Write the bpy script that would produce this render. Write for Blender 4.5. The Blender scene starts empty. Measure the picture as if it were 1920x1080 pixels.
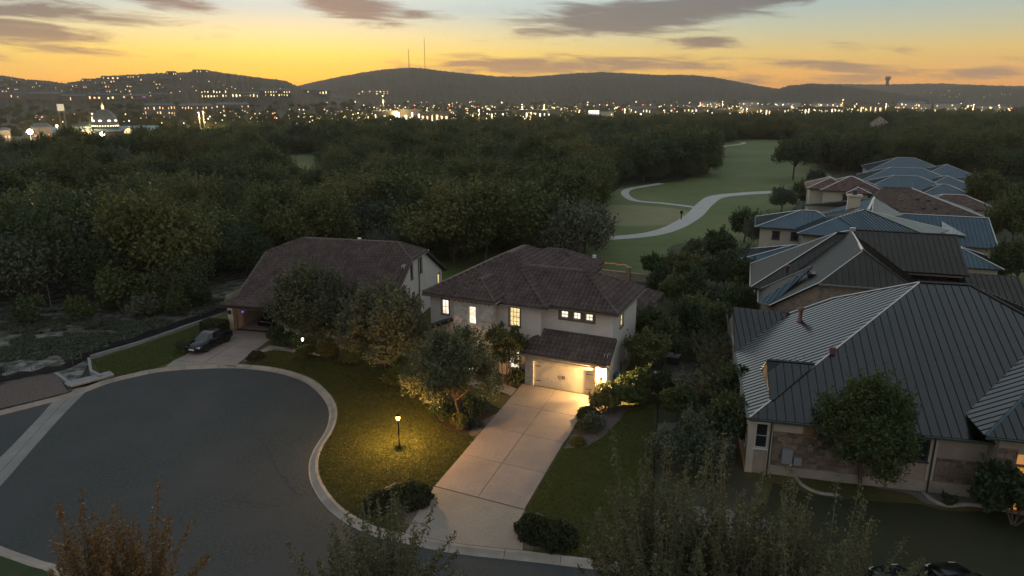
import bpy, math, random
import numpy as np
from mathutils import Vector, noise as mnoise
R = math.radians
random.seed(7)
rng = np.random.default_rng(7)
sc = bpy.context.scene
COL = sc.collection

# ------------------------------------------------------------------ camera
CAM_H, PITCH, F = 22.5, R(15.5), 1280.0
cam = bpy.data.objects.new('camera', bpy.data.cameras.new('camera'))
COL.objects.link(cam)
cam.location = (0, 0, CAM_H)
cam.rotation_euler = (R(90) - PITCH, 0, 0)
cam.data.lens, cam.data.sensor_width = 24, 36
cam.data.clip_start, cam.data.clip_end = 0.5, 60000
sc.camera = cam
sc.view_settings.view_transform = 'Standard'
sc.view_settings.look = 'None'
sc.view_settings.exposure = 0.26
sc.view_settings.gamma = 1.0
SUN_AZ = -17.4          # degrees, clockwise from +Y


# ------------------------------------------------------------------ node maths helper
class X:
    def __init__(s, nt, v): s.nt, s.v = nt, v

    def _m(s, op, *o, clamp=False):
        n = s.nt.nodes.new('ShaderNodeMath'); n.operation = op; n.use_clamp = clamp
        for i, q in enumerate((s,) + o):
            q = q.v if isinstance(q, X) else q
            if isinstance(q, (int, float)): n.inputs[i].default_value = q
            else: s.nt.links.new(q, n.inputs[i])
        return X(s.nt, n.outputs[0])

    def __add__(s, o): return s._m('ADD', o)
    def __sub__(s, o): return s._m('SUBTRACT', o)
    def __mul__(s, o): return s._m('MULTIPLY', o)
    def __truediv__(s, o): return s._m('DIVIDE', o)
    def sat(s): return s._m('ADD', 0.0, clamp=True)
    def exp(s): return s._m('EXPONENT')
    def sq(s): return s * s


def lin(c):
    return tuple(((v / 255) / 12.92 if v <= 10 else (((v / 255) + .055) / 1.055) ** 2.4) for v in c) + (1,)


# ------------------------------------------------------------------ sky
def make_sky():
    w = bpy.data.worlds.new('World'); sc.world = w; w.use_nodes = True
    w.name = 'sky'
    nt = w.node_tree; nt.nodes.clear(); L = nt.links
    out = nt.nodes.new('ShaderNodeOutputWorld')
    tc = nt.nodes.new('ShaderNodeTexCoord'); sep = nt.nodes.new('ShaderNodeSeparateXYZ')
    L.new(tc.outputs['Generated'], sep.inputs[0])
    x, y, z = (X(nt, sep.outputs[i]) for i in range(3))
    el = z._m('ARCSINE') * 57.29578
    az = x._m('ARCTAN2', y) * 57.29578
    da = (az - SUN_AZ)._m('ABSOLUTE')
    t = (el._m('MAXIMUM', 0.0) / 90)._m('SQRT')

    def ramp(stops):
        r = nt.nodes.new('ShaderNodeValToRGB'); cr = r.color_ramp
        cr.interpolation = 'LINEAR'
        while len(cr.elements) < len(stops): cr.elements.new(0.5)
        for e_, (el_, c) in zip(cr.elements, stops):
            e_.position = math.sqrt(el_ / 90); e_.color = lin(c)
        L.new(t.v, r.inputs[0]); return r.outputs[0]

    def mix(a, b, f):
        m = nt.nodes.new('ShaderNodeMix'); m.data_type = 'RGBA'
        for s_, q in ((m.inputs[6], a), (m.inputs[7], b), (m.inputs[0], f)):
            q = q.v if isinstance(q, X) else q
            if isinstance(q, (tuple, float, int)): s_.default_value = q
            else: L.new(q, s_)
        return m.outputs[2]
    sun = ramp([(0, (250, 140, 15)), (.9, (252, 172, 18)), (2.0, (252, 200, 42)), (3.3, (246, 210, 92)), (4.8, (218, 204, 150)),
                (6.6, (172, 189, 186)), (9, (198, 208, 204)), (16, (206, 215, 213)), (26, (188, 198, 201)), (45, (150, 162, 169)), (90, (140, 151, 159))])
    side = ramp([(0, (205, 132, 70)), (.8, (220, 142, 54)), (2.0, (224, 164, 70)), (3.3, (206, 174, 100)), (4.8, (172, 170, 140)),
                 (6.6, (146, 162, 160)), (9, (150, 170, 176)), (16, (148, 168, 180)), (26, (150, 164, 174)), (45, (147, 159, 167)), (90, (140, 151, 159))])
    back = ramp([(0, (170, 158, 152)), (5, (184, 172, 166)), (14, (180, 178, 174)), (35, (155, 163, 169)), (90, (140, 151, 159))])
    f1 = (da / 25).sq()._m('MULTIPLY', -1.0).exp()
    f2 = ((da - 60) / 60).sat()
    base = mix(mix(side, back, f2), sun, f1)
    nish = nt.nodes.new('ShaderNodeTexSky'); nish.sky_type = 'NISHITA'; nish.sun_disc = False
    nish.sun_elevation = R(1.0); nish.sun_rotation = R(SUN_AZ)
    # ---- streaky cloud layer: bumps in azimuth / elevation, torn by stretched noise
    cv = nt.nodes.new('ShaderNodeCombineXYZ')
    L.new((az * 0.085).v, cv.inputs[0]); L.new((el * 0.70 + az * 0.03).v, cv.inputs[1])
    no = nt.nodes.new('ShaderNodeTexNoise'); no.inputs['Scale'].default_value = 2.3
    no.inputs['Detail'].default_value = 7; no.inputs['Roughness'].default_value = .62; no.inputs['Distortion'].default_value = .7
    L.new(cv.outputs[0], no.inputs['Vector'])
    nv = X(nt, no.outputs[0]) - 0.5
    # (azimuth, elevation, half width, half height, tilt, strength)
    cl = [(9.5, 6.05, 7.6, .95, .045, 1.5), (16.5, 7.0, 6.8, .85, .10, 1.45), (4, 5.45, 4.5, .35, .06, .9), (-26.2, 7.2, 3.8, .8, -.12, 1.35), (-12.5, 6.9, 4.0, .9, -.14, 1.4),
          (-8.2, 6.3, 3.0, .4, -.10, .7), (-35, 5.5, 9, .55, -.01, 1.15), (-36, 4.45, 6.5, .8, -.06, 1.15), (-31, 3.1, 4.5, .4, -.04, .8), (-22, 4.4, 2, .25, 0, .5),
          (1.5, 2.5, 8.5, .62, -.03, 1.15), (7.5, 2.65, 6.5, .55, .0, 1.1), (13.5, 2.5, 4, .4, .02, .9), (14.5, 4.15, 2.6, .42, -.04, 1.05), (24.5, 2.15, 5, .35, -.12, 1.1), (26.5, 1.55, 4, .45, -.02, .9), (33.5, 1.75, 3.5, .4, .05, 1.0),
          (18, 1.35, 7, .35, -.06, .8), (25, 3.7, 2, .4, -.1, .5), (28.5, 3.45, 3, .25, -.1, .5), (-40, 2.7, 6, .35, 0, .8)]
    d = None
    for a0, e0, w_, h_, k, s in cl:
        u = (az - a0) / (w_ * 1.12); v = (el - e0 - (az - a0) * k) / (h_ * 1.4)
        g = (u.sq() + v.sq())._m('MULTIPLY', -1.0).exp() * s
        d = g if d is None else d._m('MAXIMUM', g)
    # thin scattered cloud elsewhere, over the whole dome
    far = ((el - 9) / 8).sat() * 0.42
    d = d._m('MAXIMUM', far)
    dens = ((d + nv * 2.3 - 0.24) / 0.85).sat()
    dens = dens * dens * (dens * -2.0 + 3.0) * 0.93
    cc = mix(mix((*lin((140, 108, 84))[:3], 1), (*lin((88, 85, 90))[:3], 1), ((el - 2.0) / 3.5).sat()), (*lin((112, 114, 122))[:3], 1), ((el - 8) / 10).sat())
    skyc = mix(base, cc, dens)
    bg1 = nt.nodes.new('ShaderNodeBackground'); bg1.inputs[1].default_value = 1.22; L.new(skyc, bg1.inputs[0])
    bg2 = nt.nodes.new('ShaderNodeBackground'); bg2.inputs[1].default_value = 0.02; L.new(nish.outputs[0], bg2.inputs[0])
    ad = nt.nodes.new('ShaderNodeAddShader')
    L.new(bg1.outputs[0], ad.inputs[0]); L.new(bg2.outputs[0], ad.inputs[1]); L.new(ad.outputs[0], out.inputs[0])
    w.cycles.sampling_method = 'MANUAL'; w.cycles.sample_map_resolution = 512


make_sky()
sun = bpy.data.objects.new('sun', bpy.data.lights.new('sun', 'SUN')); COL.objects.link(sun)
sun.data.energy = 1.1; sun.data.angle = R(14); sun.data.color = (1, .74, .46)
sun.rotation_euler = (R(90 - 5), 0, R(180) - R(SUN_AZ))

# ------------------------------------------------------------------ pixel -> world (photo measured at 1920 x 1080)
def ray(px, py):
    a = (px - 960) / F; b = (540 - py) / F
    return a, math.cos(PITCH) + b * math.sin(PITCH), -math.sin(PITCH) + b * math.cos(PITCH)


def G(px, py, z=0.0):
    dx, dy, dz = ray(px, py); t = (z - CAM_H) / dz
    return Vector((dx * t, dy * t, z))


def AT(px, py, D):
    dx, dy, dz = ray(px, py); t = D / math.hypot(dx, dy)
    return Vector((dx * t, dy * t, CAM_H + dz * t))


# ------------------------------------------------------------------ materials
M = {}


def mat(name, c1, c2=None, scale=1.0, rough=.8, bump=0.0, bscale=None, metal=0.0, spec=.3, detail=5, big=None, bigscale=.12, rnd=0.0, objrnd=0.0, bdist=.02, mid=(.35, .68)):
    m = bpy.data.materials.new(name); m.use_nodes = True; nt = m.node_tree; L = nt.links
    p = nt.nodes['Principled BSDF']
    p.inputs['Roughness'].default_value = rough; p.inputs['Metallic'].default_value = metal
    p.inputs['Specular IOR Level'].default_value = spec
    tc = nt.nodes.new('ShaderNodeTexCoord')

    def noise(sc_, det=detail):
        n = nt.nodes.new('ShaderNodeTexNoise'); n.inputs['Scale'].default_value = sc_; n.inputs['Detail'].default_value = det
        n.inputs['Roughness'].default_value = .6
        L.new(tc.outputs['Object'], n.inputs['Vector']); return n.outputs[0]

    def mixc(a, b, f, mode='MIX'):
        x_ = nt.nodes.new('ShaderNodeMix'); x_.data_type = 'RGBA'; x_.blend_type = mode
        for s_, q in ((x_.inputs[6], a), (x_.inputs[7], b), (x_.inputs[0], f)):
            if isinstance(q, tuple): s_.default_value = q if len(q) == 4 else (*q, 1)
            elif isinstance(q, float): s_.default_value = q
            else: L.new(q, s_)
        return x_.outputs[2]

    def rng_(v, a, b, c=0., d_=1.):
        r_ = nt.nodes.new('ShaderNodeMapRange'); L.new(v, r_.inputs[0])
        for i, q in enumerate((a, b, c, d_)): r_.inputs[i + 1].default_value = q
        return r_.outputs[0]
    col = c1
    if c2 is not None: col = mixc(c1, c2, rng_(noise(scale), *mid))
    if big is not None: col = mixc(col, big, rng_(noise(bigscale, 4), .42, .68))
    if rnd:
        at = nt.nodes.new('ShaderNodeAttribute'); at.attribute_name = 'rnd'
        g = rng_(at.outputs['Fac'], 0, 1, 1 - rnd, 1 + rnd)
        hs = nt.nodes.new('ShaderNodeHueSaturation'); L.new(g, hs.inputs['Value'])
        if isinstance(col, tuple): hs.inputs['Color'].default_value = (*col[:3], 1)
        else: L.new(col, hs.inputs['Color'])
        col = hs.outputs[0]
    if objrnd:
        oi = nt.nodes.new('ShaderNodeObjectInfo')
        g = rng_(oi.outputs['Random'], 0, 1, 1 - objrnd, 1 + objrnd)
        hs = nt.nodes.new('ShaderNodeHueSaturation'); L.new(g, hs.inputs['Value'])
        if isinstance(col, tuple): hs.inputs['Color'].default_value = (*col[:3], 1)
        else: L.new(col, hs.inputs['Color'])
        col = hs.outputs[0]
    if isinstance(col, tuple): p.inputs['Base Color'].default_value = (*col[:3], 1)
    else: L.new(col, p.inputs['Base Color'])
    if bump:
        bn = nt.nodes.new('ShaderNodeBump'); bn.inputs['Strength'].default_value = bump; bn.inputs['Distance'].default_value = bdist
        L.new(noise(bscale or scale * 4), bn.inputs['Height']); L.new(bn.outputs[0], p.inputs['Normal'])
    M[name] = m
    return m


def emat(name, c, s, c2=None, scale=.8, sample=True, base=(.3, .3, .3)):
    m = bpy.data.materials.new(name); m.use_nodes = True; nt = m.node_tree; p = nt.nodes['Principled BSDF']
    p.inputs['Base Color'].default_value = (*base, 1); p.inputs['Roughness'].default_value = .3
    p.inputs['Emission Strength'].default_value = s
    if c2:
        tc = nt.nodes.new('ShaderNodeTexCoord'); n = nt.nodes.new('ShaderNodeTexNoise'); n.inputs['Scale'].default_value = scale
        nt.links.new(tc.outputs['Object'], n.inputs['Vector'])
        r = nt.nodes.new('ShaderNodeValToRGB'); r.color_ramp.elements[0].position = .35; r.color_ramp.elements[1].position = .65
        r.color_ramp.elements[0].color = (*c, 1); r.color_ramp.elements[1].color = (*c2, 1)
        nt.links.new(n.outputs[0], r.inputs[0]); nt.links.new(r.outputs[0], p.inputs['Emission Color'])
    else: p.inputs['Emission Color'].default_value = (*c, 1)
    if not sample: m.cycles.emission_sampling = 'NONE'
    M[name] = m
    return m


def gmat(name, c, s):
    """lamp glass: glows itself and lets the light of the bulb inside through"""
    m = bpy.data.materials.new(name); m.use_nodes = True; nt = m.node_tree; nt.nodes.clear()
    o = nt.nodes.new('ShaderNodeOutputMaterial'); t = nt.nodes.new('ShaderNodeBsdfTransparent'); e = nt.nodes.new('ShaderNodeEmission'); x = nt.nodes.new('ShaderNodeAddShader')
    t.inputs[0].default_value = (.9, .9, .9, 1); e.inputs[0].default_value = (*c, 1); e.inputs[1].default_value = s
    nt.links.new(t.outputs[0], x.inputs[0]); nt.links.new(e.outputs[0], x.inputs[1]); nt.links.new(x.outputs[0], o.inputs[0]); M[name] = m


def leafmat(name, c1, c2, var=.45, trans=.22):
    m = bpy.data.materials.new(name); m.use_nodes = True; nt = m.node_tree; L = nt.links; nt.nodes.clear()
    out = nt.nodes.new('ShaderNodeOutputMaterial')
    at = nt.nodes.new('ShaderNodeAttribute'); at.attribute_name = 'rnd'
    oi = nt.nodes.new('ShaderNodeObjectInfo')
    mx = nt.nodes.new('ShaderNodeMix'); mx.data_type = 'RGBA'
    mx.inputs[6].default_value = (*c1, 1); mx.inputs[7].default_value = (*c2, 1)
    L.new(at.outputs['Fac'], mx.inputs[0])
    mr = nt.nodes.new('ShaderNodeMapRange'); L.new(oi.outputs['Random'], mr.inputs[0]); mr.inputs[3].default_value = 1 - var; mr.inputs[4].default_value = 1 + var
    mh = nt.nodes.new('ShaderNodeMapRange'); L.new(oi.outputs['Random'], mh.inputs[0]); mh.inputs[3].default_value = .525; mh.inputs[4].default_value = .47
    hs = nt.nodes.new('ShaderNodeHueSaturation'); L.new(mx.outputs[2], hs.inputs['Color']); L.new(mr.outputs[0], hs.inputs['Value']); L.new(mh.outputs[0], hs.inputs['Hue'])
    d = nt.nodes.new('ShaderNodeBsdfPrincipled'); d.inputs['Roughness'].default_value = .55; d.inputs['Specular IOR Level'].default_value = .1
    tr = nt.nodes.new('ShaderNodeBsdfTranslucent')
    L.new(hs.outputs[0], d.inputs['Base Color']); L.new(hs.outputs[0], tr.inputs[0])
    ms = nt.nodes.new('ShaderNodeMixShader'); ms.inputs[0].default_value = trans
    L.new(d.outputs[0], ms.inputs[1]); L.new(tr.outputs[0], ms.inputs[2]); L.new(ms.outputs[0], out.inputs[0])
    M[name] = m
    return m


mat('terrain', (.030, .036, .018), (.055, .055, .03), .05, .95, .4, 2, big=(.022, .03, .014), bigscale=.01)
mat('hill_woods', (.020, .021, .012), (.052, .050, .030), .06, .95, 1.0, .06, bdist=6, big=(.056, .050, .036), bigscale=.006)
mat('lawn', (.034, .046, .011), (.066, .066, .017), 1.6, .9, .3, 14, big=(.10, .072, .026), bigscale=.16, bdist=.04)
mat('lawn_green', (.020, .034, .010), (.034, .046, .014), 1.2, .9, .3, 14, big=(.045, .048, .018), bigscale=.12, bdist=.04)
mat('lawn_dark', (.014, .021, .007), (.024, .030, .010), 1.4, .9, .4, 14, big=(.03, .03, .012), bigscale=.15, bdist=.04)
mat('fairway', (.078, .108, .030), (.108, .132, .040), .35, .9, .4, 6, big=(.135, .145, .055), bigscale=.035, bdist=.04)
mat('putting_green', (.185, .18, .085), (.22, .205, .10), .3, .9, .2, 10)
mat('rough_grass', (.040, .05, .022), (.08, .078, .042), .7, .95, 1, 8, big=(.05, .045, .03), bigscale=.1, bdist=.06)
mat('asphalt', (.026, .031, .030), (.054, .059, .057), 6.0, .85, .9, 26, detail=6, big=(.050, .050, .050), bigscale=.22, spec=.35, bdist=.01)
mat('gutter_concrete', (.20, .19, .175), (.27, .255, .235), .8, .85, .3, 20, big=(.16, .155, .145), bigscale=.4)
mat('kerb_concrete', (.27, .23, .19), (.35, .30, .25), 1.1, .85, .3, 25, big=(.21, .185, .16), bigscale=.5, objrnd=.07)
mat('slab_concrete', (.255, .20, .172), (.315, .25, .215), 6, .85, .5, 60, big=(.225, .18, .158), bigscale=.35, objrnd=.05)
mat('apron_concrete', (.24, .205, .17), (.30, .255, .21), 6, .85, .5, 60, big=(.22, .19, .16), bigscale=.35)
mat('path_concrete', (.36, .35, .33), (.44, .42, .39), .6, .85, .2, 20)
mat('white_concrete', (.20, .20, .198), (.26, .255, .25), 1.5, .8, .2, 10)
mat('gravel', (.07, .055, .048), (.17, .135, .115), 9, .95, 1, 22, bdist=.05)
mat('gravel_grey', (.11, .105, .10), (.20, .19, .18), 9, .95, 1, 22, bdist=.05)
mat('mulch', (.022, .015, .011), (.05, .034, .024), 7, .95, 1, 18, bdist=.05)
mat('rocky', (.05, .05, .035), (.21, .21, .195), .9, .95, 1, 5, big=(.05, .05, .032), bigscale=.10, bdist=.1, mid=(.42, .6))
mat('stucco', (.58, .52, .475), (.66, .595, .54), 1.2, .9, .25, 40, big=(.54, .485, .44), bigscale=.4)
mat('stucco_white', (.50, .475, .44), (.56, .53, .49), 1.2, .9, .2, 40)
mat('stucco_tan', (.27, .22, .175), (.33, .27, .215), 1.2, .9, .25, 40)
mat('stucco_cream', (.40, .36, .29), (.46, .41, .335), 1.2, .9, .25, 40)
mat('timber_trim', (.13, .105, .085), (.18, .145, .115), 5, .7, .2)
mat('dark_trim', (.035, .033, .032), (.05, .047, .044), 5, .5)
mat('grey_trim', (.20, .20, .19), (.26, .255, .24), 4, .5)
mat('white_trim', (.55, .54, .52), (.62, .61, .58), 4, .5)
mat('green_gutter', (.05, .075, .06), (.07, .10, .08), 4, .4, metal=.3)
mat('tile', (.080, .058, .053), (.125, .097, .09), .9, .8, .3, 20, rnd=.16)
mat('tile_underlay', (.03, .024, .022), None, 1, .9)
mat('ridge_tile', (.11, .082, .073), (.15, .115, .10), 2.5, .8, .2, objrnd=.1)
mat('red_tile', (.085, .050, .048), (.135, .085, .08), .8, .8, .3, rnd=.35)
mat('brown_shingle', (.085, .062, .052), (.135, .10, .085), 1.5, .85, .4, rnd=.3)
mat('dark_metal', (.012, .013, .013), (.019, .020, .020), .6, .24, .08, .8, metal=1.0, spec=.5, objrnd=.07, bdist=.03)
for k_ in ('dark_metal',):
    b_ = M[k_].node_tree.nodes['Principled BSDF']; b_.inputs['Coat Weight'].default_value = 1; b_.inputs['Coat IOR'].default_value = 1.55; b_.inputs['Coat Roughness'].default_value = .22
mat('black_metal', (.048, .043, .038), (.060, .055, .049), .6, .32, .08, .8, metal=1.0, spec=.5, objrnd=.07, bdist=.03)
mat('blue_metal', (.052, .082, .105), (.068, .104, .13), .6, .34, .08, .8, metal=.8, spec=.5, objrnd=.07, bdist=.03)
mat('seam_metal', (.036, .036, .035), None, 1, .34, metal=1.0)
mat('bright_flashing', (.46, .45, .42), (.55, .54, .5), 3, .35, metal=.8)
mat('stone', (.13, .095, .07), (.22, .165, .125), 3, .9, .6, 14, objrnd=.4)
mat('mortar', (.20, .17, .14), (.26, .22, .18), 6, .95, .4, 30)
mat('brick', (.30, .20, .13), (.36, .25, .165), 3, .9, .4, 14, objrnd=.15)
mat('door_paint', (.52, .46, .39), (.56, .50, .43), 2, .6)
mat('wood_panel', (.20, .12, .07), (.27, .165, .10), 4, .7)
mat('iron', (.012, .012, .012), None, 1, .5, metal=.4)
mat('silt_cloth', (.012, .013, .017), (.022, .023, .03), 3, .7, .5, 4)
mat('dark_glass', (.012, .015, .018), None, 1, .06, spec=.8)
mat('car_paint', (.004, .008, .014), None, 1, .16, spec=.35)
mat('car_black', (.004, .004, .005), None, 1, .16, spec=.35)
mat('car_white', (.6, .6, .6), None, 1, .25, spec=.5)
mat('rubber', (.012, .012, .012), None, 1, .8)
mat('rim', (.10, .10, .105), None, 1, .3, metal=.9)
mat('plate', (.6, .6, .6), None, 1, .5)
mat('headlamp', (.55, .56, .58), None, 1, .15, spec=.8)
mat('red_lens', (.12, .008, .008), None, 1, .2)
mat('bark', (.055, .042, .033), (.10, .078, .06), 8, .9, .8, 20)
mat('bark_warm', (.10, .06, .04), (.15, .095, .065), 8, .9, .8, 20)
mat('twig', (.12, .105, .08), (.17, .15, .115), 8, .9)
mat('plastic_grey', (.22, .235, .25), None, 1, .5)
mat('plastic_blue', (.03, .10, .22), None, 1, .4)
mat('ac_metal', (.30, .32, .33), (.36, .38, .39), 3, .5)
mat('clay', (.35, .12, .05), (.42, .16, .07), 3, .8)
mat('vent_copper', (.10, .05, .042), (.13, .07, .06), 5, .6)
mat('town_wall', (.10, .088, .078), (.14, .125, .11), .05, .9, objrnd=.3)
mat('town_roof', (.07, .08, .09), (.10, .11, .12), .05, .7, objrnd=.3)
mat('town_blue', (.10, .17, .22), None, .05, .5)
mat('mast_steel', (.10, .09, .085), None, 1, .7)
leafmat('leaf_olive', (.054, .076, .026), (.104, .124, .046), .28)
leafmat('leaf_dark', (.042, .064, .028), (.082, .106, .048), .28)
leafmat('leaf_grey', (.070, .086, .058), (.118, .132, .092), .22)
leafmat('leaf_warm', (.074, .084, .028), (.130, .134, .048), .28)
leafmat('leaf_shade', (.056, .066, .034), (.155, .158, .094), .2)
leafmat('leaf_feather', (.050, .056, .026), (.13, .128, .064), .15)
leafmat('leaf_front', (.075, .082, .042), (.19, .18, .10), .1)
leafmat('leaf_orange', (.10, .072, .024), (.20, .14, .05), .1)
leafmat('leaf_hedge', (.026, .034, .015), (.072, .078, .034), .25)
leafmat('leaf_grass', (.066, .082, .022), (.112, .112, .034), .1, .4)
leafmat('leaf_grass_dark', (.074, .102, .028), (.116, .136, .044), .1, .4)
leafmat('leaf_yellow', (.10, .09, .02), (.20, .17, .04), .2)
emat('lit_window', (1, .80, .46), 1.25, (1, .92, .70), 1.2)
emat('lit_warm', (1, .78, .36), 1.05, (.62, .42, .16), 2.4)
emat('lit_orange', (1, .38, .03), .42, (.8, .36, .05), 3.0)
emat('lit_white', (1, .93, .78), 1.25, (.62, .50, .34), 2.4)
gmat('bulb', (1, .60, .16), 5.0)
gmat('sconce_bulb', (1, .72, .30), 9.0)
gmat('small_bulb', (1, .84, .6), 4.0)
emat('town_warm', (1, .52, .15), 1.5, (1, .70, .30), .05, sample=False)
emat('town_yellow', (1, .64, .18), 1.9, (1, .9, .5), .2, sample=False)
emat('town_white', (1, .82, .50), 3.0, sample=False)
emat('town_flood', (1, .92, .76), 40.0, sample=False)
emat('town_cyan', (.5, 1, .85), 8.0, sample=False)
mat('town_sign', (.5, .5, .5), None, 1, .6)
emat('town_screen', (1, .94, .8), 1.3, sample=False)
emat('town_red', (1, .10, .06), 2.0, sample=False)
emat('town_purple', (.55, .10, .75), .6, sample=False)
emat('fairy_red', (1, .22, .08), 1.3)
emat('fairy_warm', (1, .62, .22), 3.0)
emat('led_blue', (.12, .14, 1), 2.0)


# ------------------------------------------------------------------ mesh helpers
class MB:
    def __init__(s): s.v, s.f, s.m = [], [], []

    def face(s, pts, mi=0):
        i = len(s.v); s.v += [tuple(p) for p in pts]; s.f.append(list(range(i, i + len(pts)))); s.m.append(mi)

    def hexa(s, p, mi=0):           # 8 corners: bottom 0-3, top 4-7
        i = len(s.v); s.v += [tuple(q) for q in p]
        for f in ((3, 2, 1, 0), (4, 5, 6, 7), (0, 1, 5, 4), (1, 2, 6, 5), (2, 3, 7, 6), (3, 0, 4, 7)):
            s.f.append([i + k for k in f]); s.m.append(mi)

    def box(s, x0, x1, y0, y1, z0, z1, mi=0):
        s.hexa([(x0, y0, z0), (x1, y0, z0), (x1, y1, z0), (x0, y1, z0), (x0, y0, z1), (x1, y0, z1), (x1, y1, z1), (x0, y1, z1)], mi)

    def prism(s, poly, z0, z1, mi=0, zf=None):
        n = len(poly); i = len(s.v)
        s.v += [(p[0], p[1], z0) for p in poly] + [(p[0], p[1], z1) for p in poly]
        s.f.append([i + k for k in range(n)][::-1]); s.f.append([i + n + k for k in range(n)]); s.m += [mi, mi]
        for k in range(n):
            s.f.append([i + k, i + (k + 1) % n, i + n + (k + 1) % n, i + n + k]); s.m.append(mi)

    def slab3(s, poly, n, th, mi=0):    # polygon in space extruded along -n
        k = len(poly); i = len(s.v)
        s.v += [tuple(p) for p in poly] + [tuple(Vector(p) - n * th) for p in poly]
        s.f.append([i + q for q in range(k)]); s.f.append([i + k + q for q in range(k)][::-1]); s.m += [mi, mi]
        for q in range(k):
            s.f.append([i + q, i + k + q, i + k + (q + 1) % k, i + (q + 1) % k]); s.m.append(mi)

    def tube(s, pts, rad, n=6, mi=0, cap=True):
        pts = [Vector(p) for p in pts]; i0 = len(s.v)
        for k, p in enumerate(pts):
            d = (pts[min(k + 1, len(pts) - 1)] - pts[max(k - 1, 0)]).normalized()
            a = d.cross(Vector((0, 0, 1)))
            if a.length < .05: a = d.cross(Vector((1, 0, 0)))
            a.normalize(); b = d.cross(a); r = rad[k] if isinstance(rad, (list, tuple)) else rad
            for q in range(n):
                t = 2 * math.pi * q / n
                s.v.append(tuple(p + a * (r * math.cos(t)) + b * (r * math.sin(t))))
        for k in range(len(pts) - 1):
            for q in range(n):
                s.f.append([i0 + k * n + q, i0 + k * n + (q + 1) % n, i0 + (k + 1) * n + (q + 1) % n, i0 + (k + 1) * n + q]); s.m.append(mi)
        if cap:
            s.f.append([i0 + q for q in range(n)]); s.m.append(mi)
            s.f.append([i0 + (len(pts) - 1) * n + q for q in range(n)][::-1]); s.m.append(mi)

    def lathe(s, prof, n=16, mi=0, c=(0, 0, 0)):
        i0 = len(s.v)
        for r, z in prof:
            for q in range(n):
                t = 2 * math.pi * q / n
                s.v.append((c[0] + r * math.cos(t), c[1] + r * math.sin(t), c[2] + z))
        for k in range(len(prof) - 1):
            for q in range(n):
                s.f.append([i0 + k * n + q, i0 + k * n + (q + 1) % n, i0 + (k + 1) * n + (q + 1) % n, i0 + (k + 1) * n + q]); s.m.append(mi)

    def mesh(s, name, mats, smooth=False):
        me = bpy.data.meshes.new(name); me.from_pydata(s.v, [], s.f)
        for q in (mats if isinstance(mats, (list, tuple)) else [mats]): me.materials.append(M[q])
        me.polygons.foreach_set('material_index', s.m)
        if smooth: me.polygons.foreach_set('use_smooth', [True] * len(s.f))
        me.update(); return me

    def obj(s, name, mats, parent=None, smooth=False): return link(name, s.mesh(name, mats, smooth), parent)


def link(name, me, parent=None):
    o = bpy.data.objects.new(name, me); COL.objects.link(o)
    if parent is not None: o.parent = parent
    return o


def empty(name, loc=(0, 0, 0), rz=0.0):
    o = bpy.data.objects.new(name, None); COL.objects.link(o)
    o.location = loc; o.rotation_euler = (0, 0, rz); o.empty_display_size = .3
    return o


def tag(o, label, cat, group=None):
    o['label'] = label; o['category'] = cat
    if group: o['group'] = group
    return o


def struct(o): o['kind'] = 'structure'; return o
def stuff(o): o['kind'] = 'stuff'; return o


def quadmesh(name, V, Fq, mats, rnd=None):
    """numpy quads -> mesh, with a per-face 'rnd' value"""
    me = bpy.data.meshes.new(name); n = len(Fq)
    me.vertices.add(len(V)); me.vertices.foreach_set('co', np.asarray(V, dtype=np.float32).ravel())
    me.loops.add(n * 4); me.loops.foreach_set('vertex_index', np.asarray(Fq, dtype=np.int32).ravel())
    me.polygons.add(n); me.polygons.foreach_set('loop_start', np.arange(0, n * 4, 4, dtype=np.int32))
    for q in (mats if isinstance(mats, (list, tuple)) else [mats]): me.materials.append(M[q])
    if rnd is not None:
        at = me.attributes.new('rnd', 'FLOAT', 'FACE'); at.data.foreach_set('value', np.asarray(rnd, dtype=np.float32))
    me.update(calc_edges=True); return me


def sheet(name, poly, z, m, structure=True):
    mb = MB(); mb.face([(p[0], p[1], z) for p in poly])
    o = mb.obj(name, m)
    return struct(o) if structure else o


def catmull(P, n=8):
    P = [Vector(p[:2]) for p in P]; out = []
    for i in range(len(P) - 1):
        p0, p1, p2, p3 = P[max(i - 1, 0)], P[i], P[i + 1], P[min(i + 2, len(P) - 1)]
        for k in range(n):
            t = k / n
            out.append(.5 * ((2 * p1) + (p2 - p0) * t + (2 * p0 - 5 * p1 + 4 * p2 - p3) * t * t + (3 * p1 - p0 - 3 * p2 + p3) * t ** 3))
    out.append(P[-1]); return out


def offset(P, d):
    out = []
    for i, p in enumerate(P):
        t = (P[min(i + 1, len(P) - 1)] - P[max(i - 1, 0)]).normalized()
        out.append(p + Vector((t.y, -t.x)) * d)
    return out


def inside(p, poly):
    c = False; n = len(poly); j = n - 1
    for i in range(n):
        if (poly[i][1] > p[1]) != (poly[j][1] > p[1]) and p[0] < (poly[j][0] - poly[i][0]) * (p[1] - poly[i][1]) / (poly[j][1] - poly[i][1]) + poly[i][0]: c = not c
        j = i
    return c


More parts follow.
